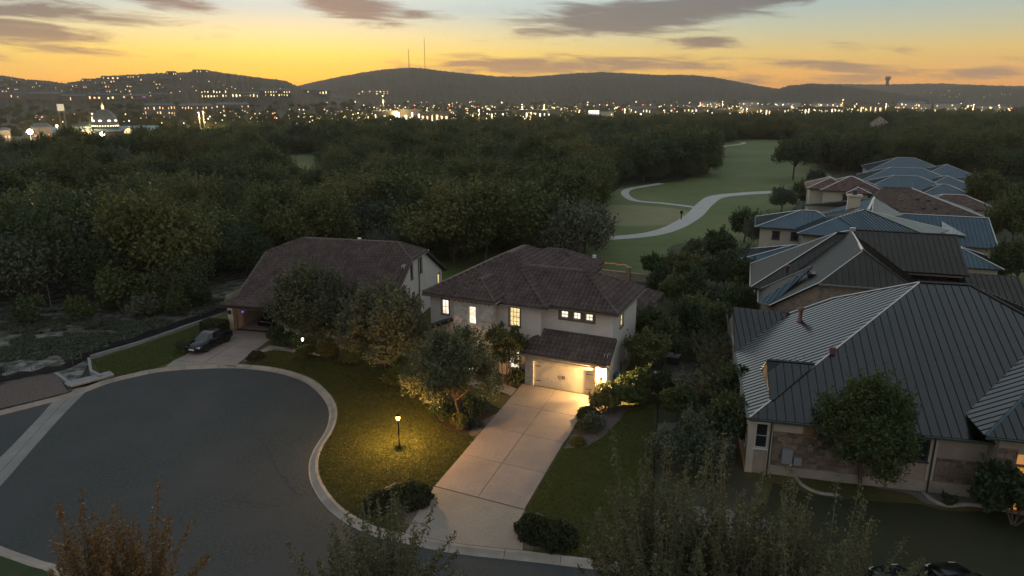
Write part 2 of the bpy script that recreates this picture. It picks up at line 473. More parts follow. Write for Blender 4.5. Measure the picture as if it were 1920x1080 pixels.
# ================================================================== GROUND
def ground():
    # terrain: one disc to the horizon
    mb = MB(); n = 96; rr = [0, 60, 200, 600, 1800, 5100]
    ctr = len(mb.v); mb.v.append((0, 0, -.15))
    for r in rr[1:]:
        for k in range(n): mb.v.append((r * math.sin(2 * math.pi * k / n), r * math.cos(2 * math.pi * k / n), -.15))
    for k in range(n):
        mb.f.append([0, 1 + (k + 1) % n, 1 + k]); mb.m.append(0)
        for j in range(len(rr) - 2):
            a = 1 + j * n; b = a + n
            mb.f.append([a + k, a + (k + 1) % n, b + (k + 1) % n, b + k]); mb.m.append(0)
    struct(mb.obj('ground', 'terrain'))


ground()
KERB_PX = [(-120, 800), (0, 770), (60, 755), (130, 737), (190, 715), (240, 702), (300, 690), (380, 684), (450, 683), (520, 690), (580, 708), (615, 735), (632, 765),
           (628, 800), (605, 840), (597, 870), (605, 905), (640, 950), (700, 985), (760, 1000), (860, 1020), (1000, 1035), (1200, 1058), (1400, 1078), (1700, 1105), (2100, 1125)]
KERB = catmull([G(*p) for p in KERB_PX], 8)
KIN = offset(KERB, .62)
KERB2 = catmull([G(*p) for p in [(-800, 880), (-300, 960), (-60, 1022), (0, 1042), (50, 1060), (105, 1085)]] + [(-18, 24), (-11, 21), (0, 19.3), (14, 18.3), (32, 17)], 8)


def build_road():
    poly = [(p.x, p.y) for p in KERB] + [(60, 4), (-75, 4), (-75, 60), (-60, 50)]
    mb = MB(); mb.face([(x, y, -.146) for x, y in poly])
    struct(mb.obj('road', 'asphalt'))
    # pale concrete valley gutter across the mouth of the cul-de-sac
    gp = [G(-60, 905, -.14), G(-60, 960, -.14), G(60, 842, -.14), G(118, 778, -.14), G(170, 725, -.14), G(150, 728, -.14), G(112, 741, -.14), G(70, 785, -.14), G(0, 858, -.14)]
    L_ = catmull([(-60, 905), (0, 858), (70, 786), (112, 741), (145, 727)], 6); R_ = catmull([(-60, 965), (0, 912), (60, 843), (120, 776), (172, 724)], 6)
    g = empty('valley_gutter'); struct(g)
    n = 8
    for s in range(n):
        a, b = len(L_) * s // n, min(len(L_) * (s + 1) // n, len(L_) - 1)
        for half in (0, 1):
            mb = MB()
            def pt(i, f):
                q = Vector(L_[i]).lerp(Vector(R_[i]), f); w = G(q.x, q.y, -.14); return (w.x, w.y)
            f0, f1 = (.0, .485) if half == 0 else (.505, 1.0)
            ii = list(range(a, b + 1))
            poly = [pt(i, f0) for i in ii] + [pt(i, f1) for i in ii[::-1]]
            mb.prism(poly, -.145, -.128 if half else -.130)
            mb.obj('gutter_slab', 'gutter_concrete', g)


def build_kerb(line, name, sgn=1.0):
    """rolled kerb and gutter pan, one separate piece per cast length"""
    root = empty(name); struct(root)
    prof = [(0, -.15), (0, .015), (.10, .03), (.20, .02), (.28, -.06), (.36, -.115), (.62, -.125), (.62, -.15)]
    # arc length resample
    L = [0.0]
    for a, b in zip(line, line[1:]): L.append(L[-1] + (b - a).length)
    def at(s):
        for i in range(len(L) - 1):
            if L[i + 1] >= s:
                t = (s - L[i]) / max(L[i + 1] - L[i], 1e-6); p = line[i].lerp(line[i + 1], t)
                d = (line[min(i + 2, len(line) - 1)] - line[max(i - 1, 0)]).normalized(); return p, Vector((d.y, -d.x)) * sgn
        return line[-1], Vector((0, -1))
    seg = 2.9; s = 0.0
    while s < L[-1] - .5:
        e = min(s + seg, L[-1]) - .025; mb = MB(); k = 5; i0 = 0; m = len(prof)
        for j in range(k + 1):
            p, nn = at(s + (e - s) * j / k)
            for o, z in prof: mb.v.append((p.x + nn.x * o, p.y + nn.y * o, z))
        for j in range(k):
            for q in range(m - 1):
                mb.f.append([j * m + q, j * m + q + 1, (j + 1) * m + q + 1, (j + 1) * m + q]); mb.m.append(0)
        mb.f.append(list(range(m))); mb.f.append([k * m + q for q in range(m)][::-1]); mb.m += [0, 0]
        mb.obj('kerb_segment', 'kerb_concrete', root)
        s += seg


def cracks():
    rs_ = random.Random(4); mb = MB()
    for px in [[(312, 742), (325, 750), (338, 756), (352, 768)], [(455, 800), (500, 838), (520, 880), (560, 930)], [(180, 800), (230, 830), (300, 842)], [(420, 700), (470, 735), (540, 760)], [(330, 960), (420, 940), (520, 950)]]:
        P = [p + Vector((rs_.uniform(-.1, .1), rs_.uniform(-.1, .1))) for p in catmull([G(*q, -.142) for q in px], 9)]
        for a, b in zip(P, P[1:]):
            t = (b - a).normalized(); w = rs_.uniform(.012, .032); s_ = Vector((-t.y, t.x)) * w
            mb.face([(*(a - s_), -.142), (*(b - s_), -.142), (*(b + s_), -.142), (*(a + s_), -.142)])
    stuff(mb.obj('road_cracks', 'iron'))


build_road(); cracks()
build_kerb(KERB, 'kerb')
build_kerb(KERB2, 'far_kerb', -1.0)

# lawns (one sheet behind the kerb; everything else lies on it)
k0 = next(i for i, p in enumerate(KERB) if p.x > G(190, 712).x)
K_ = KERB[k0:]
sheet('lawn', [(p.x, p.y) for p in K_] + [(75, 30), (75, 73), (-30, 74.5), G(378, 605)[:2], G(280, 640)[:2], G(170, 676)[:2]], 0.0, 'lawn')
_k2 = [(p.x, p.y) for p in KERB2]
sheet('corner_lawn', _k2 + [(32, 2), (-75, 2)], 0.0, 'lawn_green')
sheet('fairway', [(75, 73), (-34, 74.5), (-34, 112)] + [G(*p)[:2] for p in [(1060, 450), (1100, 395), (1165, 350), (1280, 340), (1335, 300), (1320, 272), (1390, 261), (1515, 260), (1520, 300), (1560, 330), (1500, 375), (1480, 400), (1460, 420)]] + [(62, 110), (75, 90)], 0.004, 'fairway')
sheet('fairway_clearing', [G(*p)[:2] for p in [(522, 345), (520, 300), (545, 288), (600, 287), (640, 310), (625, 345)]], 0.004, 'fairway')


def ribbon(name, px, w0, w1, z, m, n=8):
    P = catmull([G(*p) for p in px], n); A, B = [], []
    for i, p in enumerate(P):
        w = (w0 + (w1 - w0) * i / (len(P) - 1)) / 2
        t = (P[min(i + 1, len(P) - 1)] - P[max(i - 1, 0)]).normalized(); nn = Vector((t.y, -t.x))
        A.append(p + nn * w); B.append(p - nn * w)
    mb = MB()
    for i in range(len(P) - 1):
        mb.hexa([(*A[i], 0), (*A[i + 1], 0), (*B[i + 1], 0), (*B[i], 0), (*A[i], z), (*A[i + 1], z), (*B[i + 1], z), (*B[i], z)])
    return struct(mb.obj(name, m))


ribbon('cart_path', [(1105, 449), (1140, 447), (1215, 440), (1262, 427), (1300, 405), (1322, 383), (1345, 369), (1400, 363), (1455, 360)], 2.6, 4.0, .05, 'path_concrete')
ribbon('cart_path', [(1316, 391), (1290, 387), (1240, 381), (1195, 377), (1176, 369), (1172, 360), (1182, 354), (1205, 350), (1240, 344)], 1.8, 2.0, .045, 'path_concrete')
ribbon('cart_path', [(1330, 277), (1360, 274), (1390, 270), (1395, 267)], 2.4, 2.4, .04, 'path_concrete', 5)
sheet('putting_green', [(G(1172, 402).x + 13 * math.cos(t) * (1 + .12 * math.sin(3 * t)), G(1172, 402).y + 13 * math.sin(t)) for t in np.linspace(0, 6.28, 40)[:-1]], .010, 'putting_green')
sheet('putting_green', [(G(1330, 478).x + 6 * math.cos(t), G(1330, 478).y + 9 * math.sin(t)) for t in np.linspace(0, 6.28, 30)[:-1]], .010, 'rough_grass')
# bare stony lot left of the houses, side yard soil
sheet('bare_lot', [(-78, 44), G(-140, 800)[:2], G(0, 772)[:2], G(60, 757)[:2], G(130, 739)[:2], G(160, 690)[:2], G(170, 676)[:2], G(280, 642)[:2], G(378, 607)[:2], (-31, 73), (-30.5, 90), (-60, 90), (-90, 75)], -.10, 'rocky')
sheet('gravel_strip', [G(*p)[:2] for p in [(-10, 768), (60, 752), (128, 735), (105, 700), (60, 703), (-20, 728)]], -.02, 'gravel')


def bed(name, px, m, z=.012):
    return sheet(name, [(p.x, p.y) for p in catmull([G(*q) for q in px + [px[0]]], 5)[:-1]], z, m)


bed('planting_bed', [(815, 720), (860, 745), (945, 770), (968, 756), (905, 822), (850, 812), (820, 790), (795, 740)], 'mulch')
bed('gravel_bed', [(945, 768), (970, 756), (908, 824), (880, 812), (905, 790)], 'gravel', .02)
bed('planting_bed', [(690, 930), (720, 955), (770, 985), (800, 955), (822, 930), (790, 915), (740, 905)], 'gravel')
bed('planting_bed', [(968, 1024), (976, 990), (990, 966), (1008, 960), (1044, 980), (1062, 1003), (1045, 1024), (1000, 1030)], 'gravel')
bed('planting_bed', [(1056, 842), (1080, 800), (1108, 762), (1180, 760), (1160, 790), (1130, 820), (1100, 838)], 'gravel')
bed('planting_bed', [(445, 676), (470, 660), (500, 655), (520, 672), (490, 680)], 'gravel')
bed('planting_bed', [(900, 728), (985, 722), (1000, 728), (975, 745), (930, 735)], 'mulch')
bed('stone_patio', [(1250, 702), (1242, 685), (1275, 682), (1303, 680), (1300, 692), (1280, 703)], 'gravel_grey')
bed('stone_patio', [(1232, 806), (1232, 795), (1262, 793), (1275, 790), (1270, 800), (1255, 806)], 'gravel_grey')
bed('gravel_patch', [(1218, 960), (1300, 950), (1420, 965), (1440, 1000), (1300, 1000), (1218, 998)], 'gravel_grey')
bed('side_yard', [(1216, 985), (1222, 760), (1215, 640), (1200, 520), (1380, 480), (1400, 640), (1385, 860), (1420, 900), (1420, 985)], 'rough_grass', .006)
bed('gravel_bed', [(1640, 915), (1700, 925), (1740, 945), (1790, 952), (1850, 950), (1930, 962), (1960, 930), (1740, 905)], 'gravel_grey', .014)
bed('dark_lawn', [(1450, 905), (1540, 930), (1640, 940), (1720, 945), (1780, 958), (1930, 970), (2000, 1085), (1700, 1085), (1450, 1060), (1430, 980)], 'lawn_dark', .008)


def build_driveways():
    d = empty('driveway'); struct(d)
    # local axes of the drive: along v from the street to the garage
    A0 = R(24.2); u = Vector((math.cos(A0), -math.sin(A0))); v = Vector((math.sin(A0), math.cos(A0))); O = Vector((1.1, 51.7))
    def P(a, b): q = O + u * (a - b * .078) + v * b; return (q.x, q.y)
    def lf(b): return -.35 if b > -10 else -.35 - (b + 10) * .0          # left edge
    rows = [-.05, -3.9, -8.0, -12.2, -16.3]
    for r0, r1 in zip(rows, rows[1:]):
        for c0, c1 in ((-.25, 2.62), (2.66, 5.6)):
            e0 = c0; e1 = c1 + (.9 * max(0, 1 + r0 / 8) if c1 > 5 else 0); e1b = c1 + (.9 * max(0, 1 + r1 / 8) if c1 > 5 else 0)
            mb = MB(); mb.prism([P(e0, r1 + .02), P(e1b, r1 + .02), P(e1, r0 - .02), P(e0, r0 - .02)], -.02, .03 + random.uniform(-.003, .003))
            mb.obj('driveway_slab', 'slab_concrete', d)
    mb = MB()
    kk = [p for p in KERB if G(765, 990).x - .3 < p.x < G(975, 1025).x + .3]
    poly = [(p.x, p.y + .03) for p in kk] + [P(5.75, -16.36), P(-.3, -16.36)]
    mb.prism(poly, -.02, .025); mb.obj('driveway_apron', 'apron_concrete', d)
    w = empty('front_walk'); struct(w)
    for i in range(3):
        mb = MB(); a1 = -.35 - i * 1.5; mb.prism([P(a1 - 1.46, -2.0), P(a1, -2.6), P(a1, -1.2), P(a1 - 1.46, -.6)], -.02, .028); mb.obj('walk_slab', 'apron_concrete', w)
    d2 = empty('neighbour_driveway'); struct(d2)
    A1 = R(12.3); u2 = Vector((math.cos(A1), -math.sin(A1))); v2 = Vector((math.sin(A1), math.cos(A1))); O2 = Vector((-28.3, 65.4))
    Q = lambda a, b: tuple(O2 + u2 * a + v2 * b)
    lo = lambda b: max(-.1, -.1) + (0 if b > -6 else 0) ; hi = lambda b: 5.4 + max(0, -b - 3) * .12
    bs = [-.05, -2.2, -4.4, -6.6, -8.6]
    for b0, b1 in zip(bs, bs[1:]):
        for f0, f1 in ((0, .495), (.505, 1)):
            mb = MB(); w0, w1 = hi(b0), hi(b1)
            mb.prism([Q(w1 * f0, b1 + .02), Q(w1 * f1, b1 + .02), Q(w0 * f1, b0 - .02), Q(w0 * f0, b0 - .02)], -.02, .03 + random.uniform(-.003, .003)); mb.obj('driveway_slab', 'slab_concrete', d2)
    kk = [p for p in KERB if G(300, 690).x < p.x < G(447, 683).x]
    mb = MB(); mb.prism([(p.x, p.y + .02) for p in kk] + [Q(hi(-8.6), -8.63), Q(0, -8.63)], -.02, .026); mb.obj('driveway_apron', 'apron_concrete', d2)
    mb = MB(); mb.prism([G(*p)[:2] for p in [(470, 668), (505, 648), (600, 660), (600, 668), (512, 657)]], -.02, .03); struct(mb.obj('neighbour_walk', 'apron_concrete'))


build_driveways()


# ================================================================== HILLS
def px_el(py): return math.degrees(math.atan2(ray(960, py)[2], ray(960, py)[1]))


class Hill:
    def __init__(s, name, prof, D, front, back, amp, seed, m='hill_woods'):
        s.name, s.D, s.front, s.back, s.amp = name, D, front, back, amp
        pr = [(math.degrees(math.atan2(AT(x, y, D).x, AT(x, y, D).y)), AT(x, y, D).z) for x, y in prof]
        s.az = np.array([p[0] for p in pr]); s.h = np.array([p[1] for p in pr]); s.rs = np.random.default_rng(seed); s.m = m

    def z(s, x, y):
        az = math.degrees(math.atan2(x, y)); d = math.hypot(x, y); h = float(np.interp(az, s.az, s.h))
        t = (d - (s.D - s.front)) / s.front if d < s.D else (s.D + s.back - d) / s.back
        t = min(max(t, 0), 1); return h * (t * t * (3 - 2 * t)) - .3

    def build(s):
        na = int((s.az[-1] - s.az[0]) / .055); azs = np.linspace(s.az[0], s.az[-1], na)
        ds = np.concatenate([np.linspace(s.D - s.front, s.D, 36), np.linspace(s.D, s.D + s.back, 8)[1:]])
        V = []
        for a in azs:
            sa, ca = math.sin(R(a)), math.cos(R(a))
            for d in ds:
                x, y = d * sa, d * ca; z = s.z(x, y); V.append((x, y, z + (s.rs.normal(0, s.amp) if z > 4 else 0)))
        nd = len(ds); i, j = np.meshgrid(np.arange(na - 1), np.arange(nd - 1), indexing='ij'); b = (i * nd + j).ravel()
        me = quadmesh(s.name, V, np.stack([b, b + nd, b + nd + 1, b + 1], 1), s.m)
        me.polygons.foreach_set('use_smooth', [True] * len(me.polygons))
        return struct(link(s.name, me))


HILLS = [Hill('hill', [(-900, 175), (-400, 168), (-150, 150), (0, 142), (50, 150), (90, 152), (120, 157), (170, 149), (210, 143), (300, 138), (345, 137), (385, 132), (420, 138), (460, 143), (510, 149), (535, 152), (552, 160), (600, 176), (680, 186)], 1750, 950, 600, 1.0, 1),
         Hill('hill', [(430, 186), (500, 176), (560, 161), (600, 152), (640, 144), (680, 137), (720, 131), (770, 128), (800, 130), (830, 134), (880, 139), (930, 144), (990, 145), (1040, 141), (1085, 138), (1130, 136), (1170, 138), (1210, 140), (1240, 142), (1270, 141), (1300, 142), (1340, 146), (1380, 153), (1420, 161), (1470, 169), (1560, 182)], 2800, 1250, 900, 1.5, 2),
         Hill('hill', [(1380, 186), (1440, 172), (1480, 161), (1520, 157), (1560, 159), (1600, 164), (1660, 172), (1740, 184)], 2450, 800, 600, 1.3, 3),
         Hill('hill', [(1300, 180), (1450, 168), (1560, 158), (1640, 159), (1700, 158), (1760, 157), (1790, 158), (1830, 160), (1900, 162), (2000, 160), (2200, 164), (2500, 172), (2900, 185)], 4100, 1500, 900, 1.9, 4),
         Hill('hill', [(1640, 186), (1740, 171), (1800, 163), (1840, 160), (1900, 166), (2000, 170), (2200, 178), (2500, 186)], 3250, 1000, 700, 1.6, 5)]
for h in HILLS: h.build()


def on_hill(px, py, hill):
    for d in np.linspace(hill.D - hill.front + 20, hill.D - 10, 240):
        p = AT(px, py, d)
        if hill.z(p.x, p.y) >= p.z: return Vector((p.x, p.y, hill.z(p.x, p.y)))
    p = AT(px, py, hill.D - 15); return Vector((p.x, p.y, hill.z(p.x, p.y)))


# haze box round everything, the sky outside it
hz = MB(); hz.box(-5300, 5300, -5300, 5300, -1.3, 260)
hm = bpy.data.materials.new('haze'); hm.use_nodes = True; hm.node_tree.nodes.clear()
_o = hm.node_tree.nodes.new('ShaderNodeOutputMaterial'); _v = hm.node_tree.nodes.new('ShaderNodeVolumePrincipled')
_v.inputs['Color'].default_value = (.98, .88, .76, 1); _v.inputs['Density'].default_value = .00011
hm.node_tree.links.new(_v.outputs[0], _o.inputs['Volume']); M['haze'] = hm
stuff(hz.obj('haze', 'haze'))

# @@HOUSES
# ================================================================== BUILDING KIT
UP = Vector((0, 0, 1))


class Face:
    """a wall face in house coordinates: start point, direction along the wall, outward normal"""
    def __init__(s, p0, p1):
        s.p = Vector((p0[0], p0[1], 0)); e = Vector((p1[0], p1[1], 0)); s.d = (e - s.p).normalized(); s.L = (e - s.p).length
        s.n = Vector((s.d.y, -s.d.x, 0))

    def P(s, a, z, o=0.0): q = s.p + s.d * a + s.n * o; return (q.x, q.y, z)

    def box(s, mb, a0, a1, z0, z1, o0, o1, mi=0):
        mb.hexa([s.P(a0, z0, o1), s.P(a1, z0, o1), s.P(a1, z0, o0), s.P(a0, z0, o0), s.P(a0, z1, o1), s.P(a1, z1, o1), s.P(a1, z1, o0), s.P(a0, z1, o0)], mi)


def wall(root, p0, p1, z0, z1, m, holes=(), th=.22, name='wall', top=None):
    """wall with rectangular openings (a0, a1, z0, z1) along the face; optional gable top [(a, z), ...]"""
    f = Face(p0, p1); mb = MB()
    xs = sorted({0, f.L, *[h[0] for h in holes], *[h[1] for h in holes]}); zs = sorted({z0, z1, *[h[2] for h in holes], *[h[3] for h in holes]})
    for xa, xb in zip(xs, xs[1:]):
        for za, zb in zip(zs, zs[1:]):
            cx, cz = (xa + xb) / 2, (za + zb) / 2
            if any(h[0] < cx < h[1] and h[2] < cz < h[3] for h in holes): continue
            mb.face([f.P(xa, za), f.P(xb, za), f.P(xb, zb), f.P(xa, zb)]); mb.face([f.P(xa, zb, -th), f.P(xb, zb, -th), f.P(xb, za, -th), f.P(xa, za, -th)])
    for a, b, c, d in holes:
        mb.face([f.P(a, c), f.P(a, c, -th), f.P(a, d, -th), f.P(a, d)]); mb.face([f.P(b, c, -th), f.P(b, c), f.P(b, d), f.P(b, d, -th)])
        mb.face([f.P(a, d), f.P(a, d, -th), f.P(b, d, -th), f.P(b, d)]); mb.face([f.P(a, c, -th), f.P(a, c), f.P(b, c), f.P(b, c, -th)])
    if top: mb.face([f.P(a, z) for a, z in top])
    o = mb.obj(name, m, root)
    return f


def window(root, f, a0, a1, z0, z1, pane='lit_window', cols=2, rows=2, trim='timber_trim', surround=.11, sill=True, deep=.10):
    t = .045; mb = MB()
    f.box(mb, a0, a0 + t, z0, z1, -deep - .03, -deep + .04); f.box(mb, a1 - t, a1, z0, z1, -deep - .03, -deep + .04)
    f.box(mb, a0 + t, a1 - t, z0, z0 + t, -deep - .03, -deep + .04); f.box(mb, a0 + t, a1 - t, z1 - t, z1, -deep - .03, -deep + .04)
    w = mb.obj('window', trim, root)
    mb = MB(); mb.face([f.P(a0 + t, z0 + t, -deep), f.P(a1 - t, z0 + t, -deep), f.P(a1 - t, z1 - t, -deep), f.P(a0 + t, z1 - t, -deep)]); mb.obj('pane', pane, w)
    if cols * rows > 1:
        mb = MB()
        for i in range(1, cols): x = a0 + (a1 - a0) * i / cols; f.box(mb, x - .014, x + .014, z0 + t, z1 - t, -deep + .006, -deep + .03)
        for j in range(1, rows): z = z0 + (z1 - z0) * j / rows; f.box(mb, a0 + t, a1 - t, z - .014, z + .014, -deep + .008, -deep + .033)
        stuff(mb.obj('muntin', trim, w))
    if surround:
        mb = MB(); s = surround
        f.box(mb, a0 - s, a0, z0, z1, .001, .035); f.box(mb, a1, a1 + s, z0, z1, .001, .035); f.box(mb, a0 - s, a1 + s, z1, z1 + s, .001, .038)
        if sill: f.box(mb, a0 - s - .03, a1 + s + .03, z0 - .09, z0, .001, .08)
        stuff(mb.obj('window_trim', trim, w))
    return w


def plane2d(pts):
    p = [Vector(q) for q in pts]; e = (p[1] - p[0]).normalized(); n = None
    for q in p[2:]:
        c = e.cross(q - p[0])
        if c.length > .05: n = c.normalized(); break
    if n.z < 0: n = -n
    s = n.cross(e).normalized()
    if s.z < 0: s = -s
    return p, e, n, s, [((q - p[0]).dot(e), (q - p[0]).dot(s)) for q in p]


def clip(poly, axis, val, keep_above):
    out = []
    for i in range(len(poly)):
        a, b = poly[i], poly[(i + 1) % len(poly)]
        ia = (a[axis] >= val) == keep_above; ib = (b[axis] >= val) == keep_above
        if ia: out.append(a)
        if ia != ib:
            t = (val - a[axis]) / (b[axis] - a[axis]); out.append((a[0] + (b[0] - a[0]) * t, a[1] + (b[1] - a[1]) * t))
    return out


def span(poly, t):
    xs = []
    for i in range(len(poly)):
        a, b = poly[i], poly[(i + 1) % len(poly)]
        if (a[1] - t) * (b[1] - t) <= 0 and abs(a[1] - b[1]) > 1e-6: xs.append(a[0] + (b[0] - a[0]) * (t - a[1]) / (b[1] - a[1]))
    return (min(xs), max(xs)) if len(xs) >= 2 else None


def roof(root, pts, kind='tile', m='tile', step=.5, th=.16, fascia='dark_trim', lift=0.0):
    """one roof slope: pts[0]-pts[1] is the eave. Underlay slab plus covering pieces."""
    p, e, n, s, q = plane2d(pts)
    p = [v + n * lift for v in p]; o0 = p[0]
    mb = MB(); mb.slab3(p, n, th)
    rf = mb.obj('roof', 'tile_underlay' if kind == 'tile' else (m if kind != 'panel' else 'seam_metal'), root)
    tmax = max(v[1] for v in q); tmin = min(v[1] for v in q)
    if kind in ('tile', 'flat'):
        course = .43 if kind == 'tile' else .28; per = .37 if kind == 'tile' else .42; k = 8 if kind == 'tile' else 2
        V, Fq, rn = [], [], []
        rows = int((tmax - tmin) / course) + 1
        for r in range(rows):
            t0 = tmin + r * course; t1 = min(t0 + course + .03, tmax)
            A = span(q, min(max(t0, tmin + .004), tmax - .004)); B = span(q, min(t1, tmax - .004))
            if not A or not B: continue
            lo, hi = min(A[0], B[0]), max(A[1], B[1]); off = (r % 2) * per * .5 if kind == 'flat' else 0
            i0 = math.floor((lo - off) / per); i1 = math.ceil((hi - off) / per); nn = (i1 - i0) * k + 1
            ss = off + i0 * per + np.arange(nn) * per / k
            if kind == 'tile': h = .15 * np.sqrt(np.maximum(0, 1 - ((((ss - off) / per) % 1 - .5) / .31) ** 2))
            else: h = np.zeros(nn)
            base = len(V)
            for row, (t, add) in enumerate(((t0, -.02), (t0, .11 if kind == 'tile' else .022), (t1, .008))):
                cl = A if row < 2 else B; sx = np.clip(ss, cl[0], cl[1])
                hh = (h if row else h * .0) + (add if row else .004)
                for a_, h_ in zip(sx, hh): V.append(o0 + e * float(a_) + s * float(t) + n * float(h_ + .004))
            tile_r = rng.random(i1 - i0 + 1)
            for c in range(nn - 1):
                if min(ss[c + 1], max(A[1], B[1])) - max(ss[c], min(A[0], B[0])) <= 1e-4: continue
                rr_ = tile_r[c // k]
                Fq.append((base + c, base + c + 1, base + nn + c + 1, base + nn + c)); Fq.append((base + nn + c, base + nn + c + 1, base + 2 * nn + c + 1, base + 2 * nn + c)); rn += [rr_ * .6, rr_]
        if Fq:
            t_ = link('roof_tiles', quadmesh('roof_tiles', V, Fq, m, rn), rf); stuff(t_)
    elif kind in ('panel', 'rib'):
        lo, hi = min(v[0] for v in q), max(v[0] for v in q); k = 0; smb = MB()
        x = lo
        while x < hi - .02:
            c = clip(clip(q, 0, x + .012, True), 0, min(x + step, hi) - .012, False)
            if len(c) >= 3 and kind == 'panel':
                pm = MB(); pm.slab3([o0 + e * a + s * b + n * .012 for a, b in c], n, .010)
                sp = [v for v in c if abs(v[0] - (x + .012)) < .004]
                if len(sp) >= 2:
                    b0, b1 = min(v[1] for v in sp), max(v[1] for v in sp)
                    if b1 - b0 > .1:
                        A = o0 + e * (x + .028); w = e * .016
                        P_ = lambda b, sg, hz_: A + w * sg + s * b + n * hz_
                        pm.hexa([P_(b0, -1, .013), P_(b0, 1, .013), P_(b1, 1, .013), P_(b1, -1, .013), P_(b0, -1, .042), P_(b0, 1, .042), P_(b1, 1, .042), P_(b1, -1, .042)], 1)
                pm.obj('roof_panel', [m, 'seam_metal'], rf)
            elif len(c) >= 3:
                sp = [v for v in c if abs(v[0] - (x + .012)) < .004]
                if len(sp) >= 2:
                    b0, b1 = min(v[1] for v in sp), max(v[1] for v in sp); A = o0 + e * (x + .028); w = e * .02
                    P_ = lambda b, sg, hz_: A + w * sg + s * b + n * hz_
                    smb.hexa([P_(b0, -1, .001), P_(b0, 1, .001), P_(b1, 1, .001), P_(b1, -1, .001), P_(b0, -1, .06), P_(b0, 1, .06), P_(b1, 1, .06), P_(b1, -1, .06)])
            x += step
        if smb.f: stuff(smb.obj('roof_seams', m, rf))
    return rf


def cap(root, a, b, m='ridge_tile', r=.11, lift=.05, flat=False):
    a, b = Vector(a), Vector(b); a.z += lift; b.z += lift; d = b - a; mb = MB()
    if flat:
        mb.tube([a, b], r, 4)
    else:
        n = max(1, int(d.length / .42))
        for i in range(n):
            p, q = a + d * (i / n), a + d * ((i + 1.08) / n); mb.tube([p, q], [r * 1.12, r * .9], 6)
    return mb.obj('ridge_cap', m, root)


def gutter(root, a, b, m='dark_trim', r=.07):
    mb = MB(); a, b = Vector(a), Vector(b); d = (b - a).normalized(); s = Vector((d.y, -d.x, 0))
    z0, z1 = -.15, -.02
    P_ = lambda q, o, z: q + s * o + UP * z
    mb.hexa([P_(a, .0, z0), P_(b, .0, z0), P_(b, .10, z0), P_(a, .10, z0), P_(a, -.005, z1), P_(b, -.005, z1), P_(b, .13, z1), P_(a, .13, z1)])
    return mb.obj('gutter', m, root)


def downpipe(root, p, z0, z1, m='dark_trim'):
    mb = MB(); mb.tube([(p[0], p[1], z0), (p[0], p[1], z1)], .05, 6); return mb.obj('downpipe', m, root)


def hip(root, a0, a1, b0, b1, z, pitch=.45, kind='rib', m='blue_metal', capm='bright_flashing', step=.5, over=0.0, rl=None, rr=None, gut='dark_trim', flatcap=True):
    """plain hip roof over a rectangle; ridge along the longer side"""
    W, D = a1 - a0, b1 - b0
    if W >= D:
        h = D / 2 * pitch; c = (b0 + b1) / 2; l = a0 + (D / 2 if rl is None else rl); r_ = a1 - (D / 2 if rr is None else rr)
        A, B = (l, c, z + h), (r_, c, z + h)
        roof(root, [(a0, b0, z), (a1, b0, z), B, A], kind, m, step); roof(root, [(a1, b1, z), (a0, b1, z), A, B], kind, m, step)
        roof(root, [(a0, b1, z), (a0, b0, z), A], kind, m, step); roof(root, [(a1, b0, z), (a1, b1, z), B], kind, m, step)
        hips = [((a0, b0, z), A), ((a0, b1, z), A), ((a1, b0, z), B), ((a1, b1, z), B), (A, B)]
    else:
        h = W / 2 * pitch; c = (a0 + a1) / 2; l = b0 + W / 2; r_ = b1 - W / 2
        A, B = (c, l, z + h), (c, r_, z + h)
        roof(root, [(a0, b0, z), (a1, b0, z), A], kind, m, step); roof(root, [(a1, b1, z), (a0, b1, z), B], kind, m, step)
        roof(root, [(a0, b1, z), (a0, b0, z), A, B], kind, m, step); roof(root, [(a1, b0, z), (a1, b1, z), B, A], kind, m, step)
        hips = [((a0, b0, z), A), ((a1, b0, z), A), ((a0, b1, z), B), ((a1, b1, z), B), (A, B)]
    for p, q in hips:
        if (Vector(p) - Vector(q)).length > .3: cap(root, p, q, capm, .07 if flatcap else .11, .03, flatcap)
    gutter(root, (a0, b0, z), (a1, b0, z), gut); gutter(root, (a0, b1, z), (a0, b0, z), gut)
    return A, B


def box_walls(root, a0, a1, b0, b1, z0, z1, m, holes=None):
    holes = holes or {}
    f1 = wall(root, (a0, b0), (a1, b0), z0, z1, m, holes.get('f', ())); f2 = wall(root, (a1, b0), (a1, b1), z0, z1, m, holes.get('r', ()))
    wall(root, (a1, b1), (a0, b1), z0, z1, m); f4 = wall(root, (a0, b1), (a0, b0), z0, z1, m, holes.get('l', ()))
    return f1, f2, f4


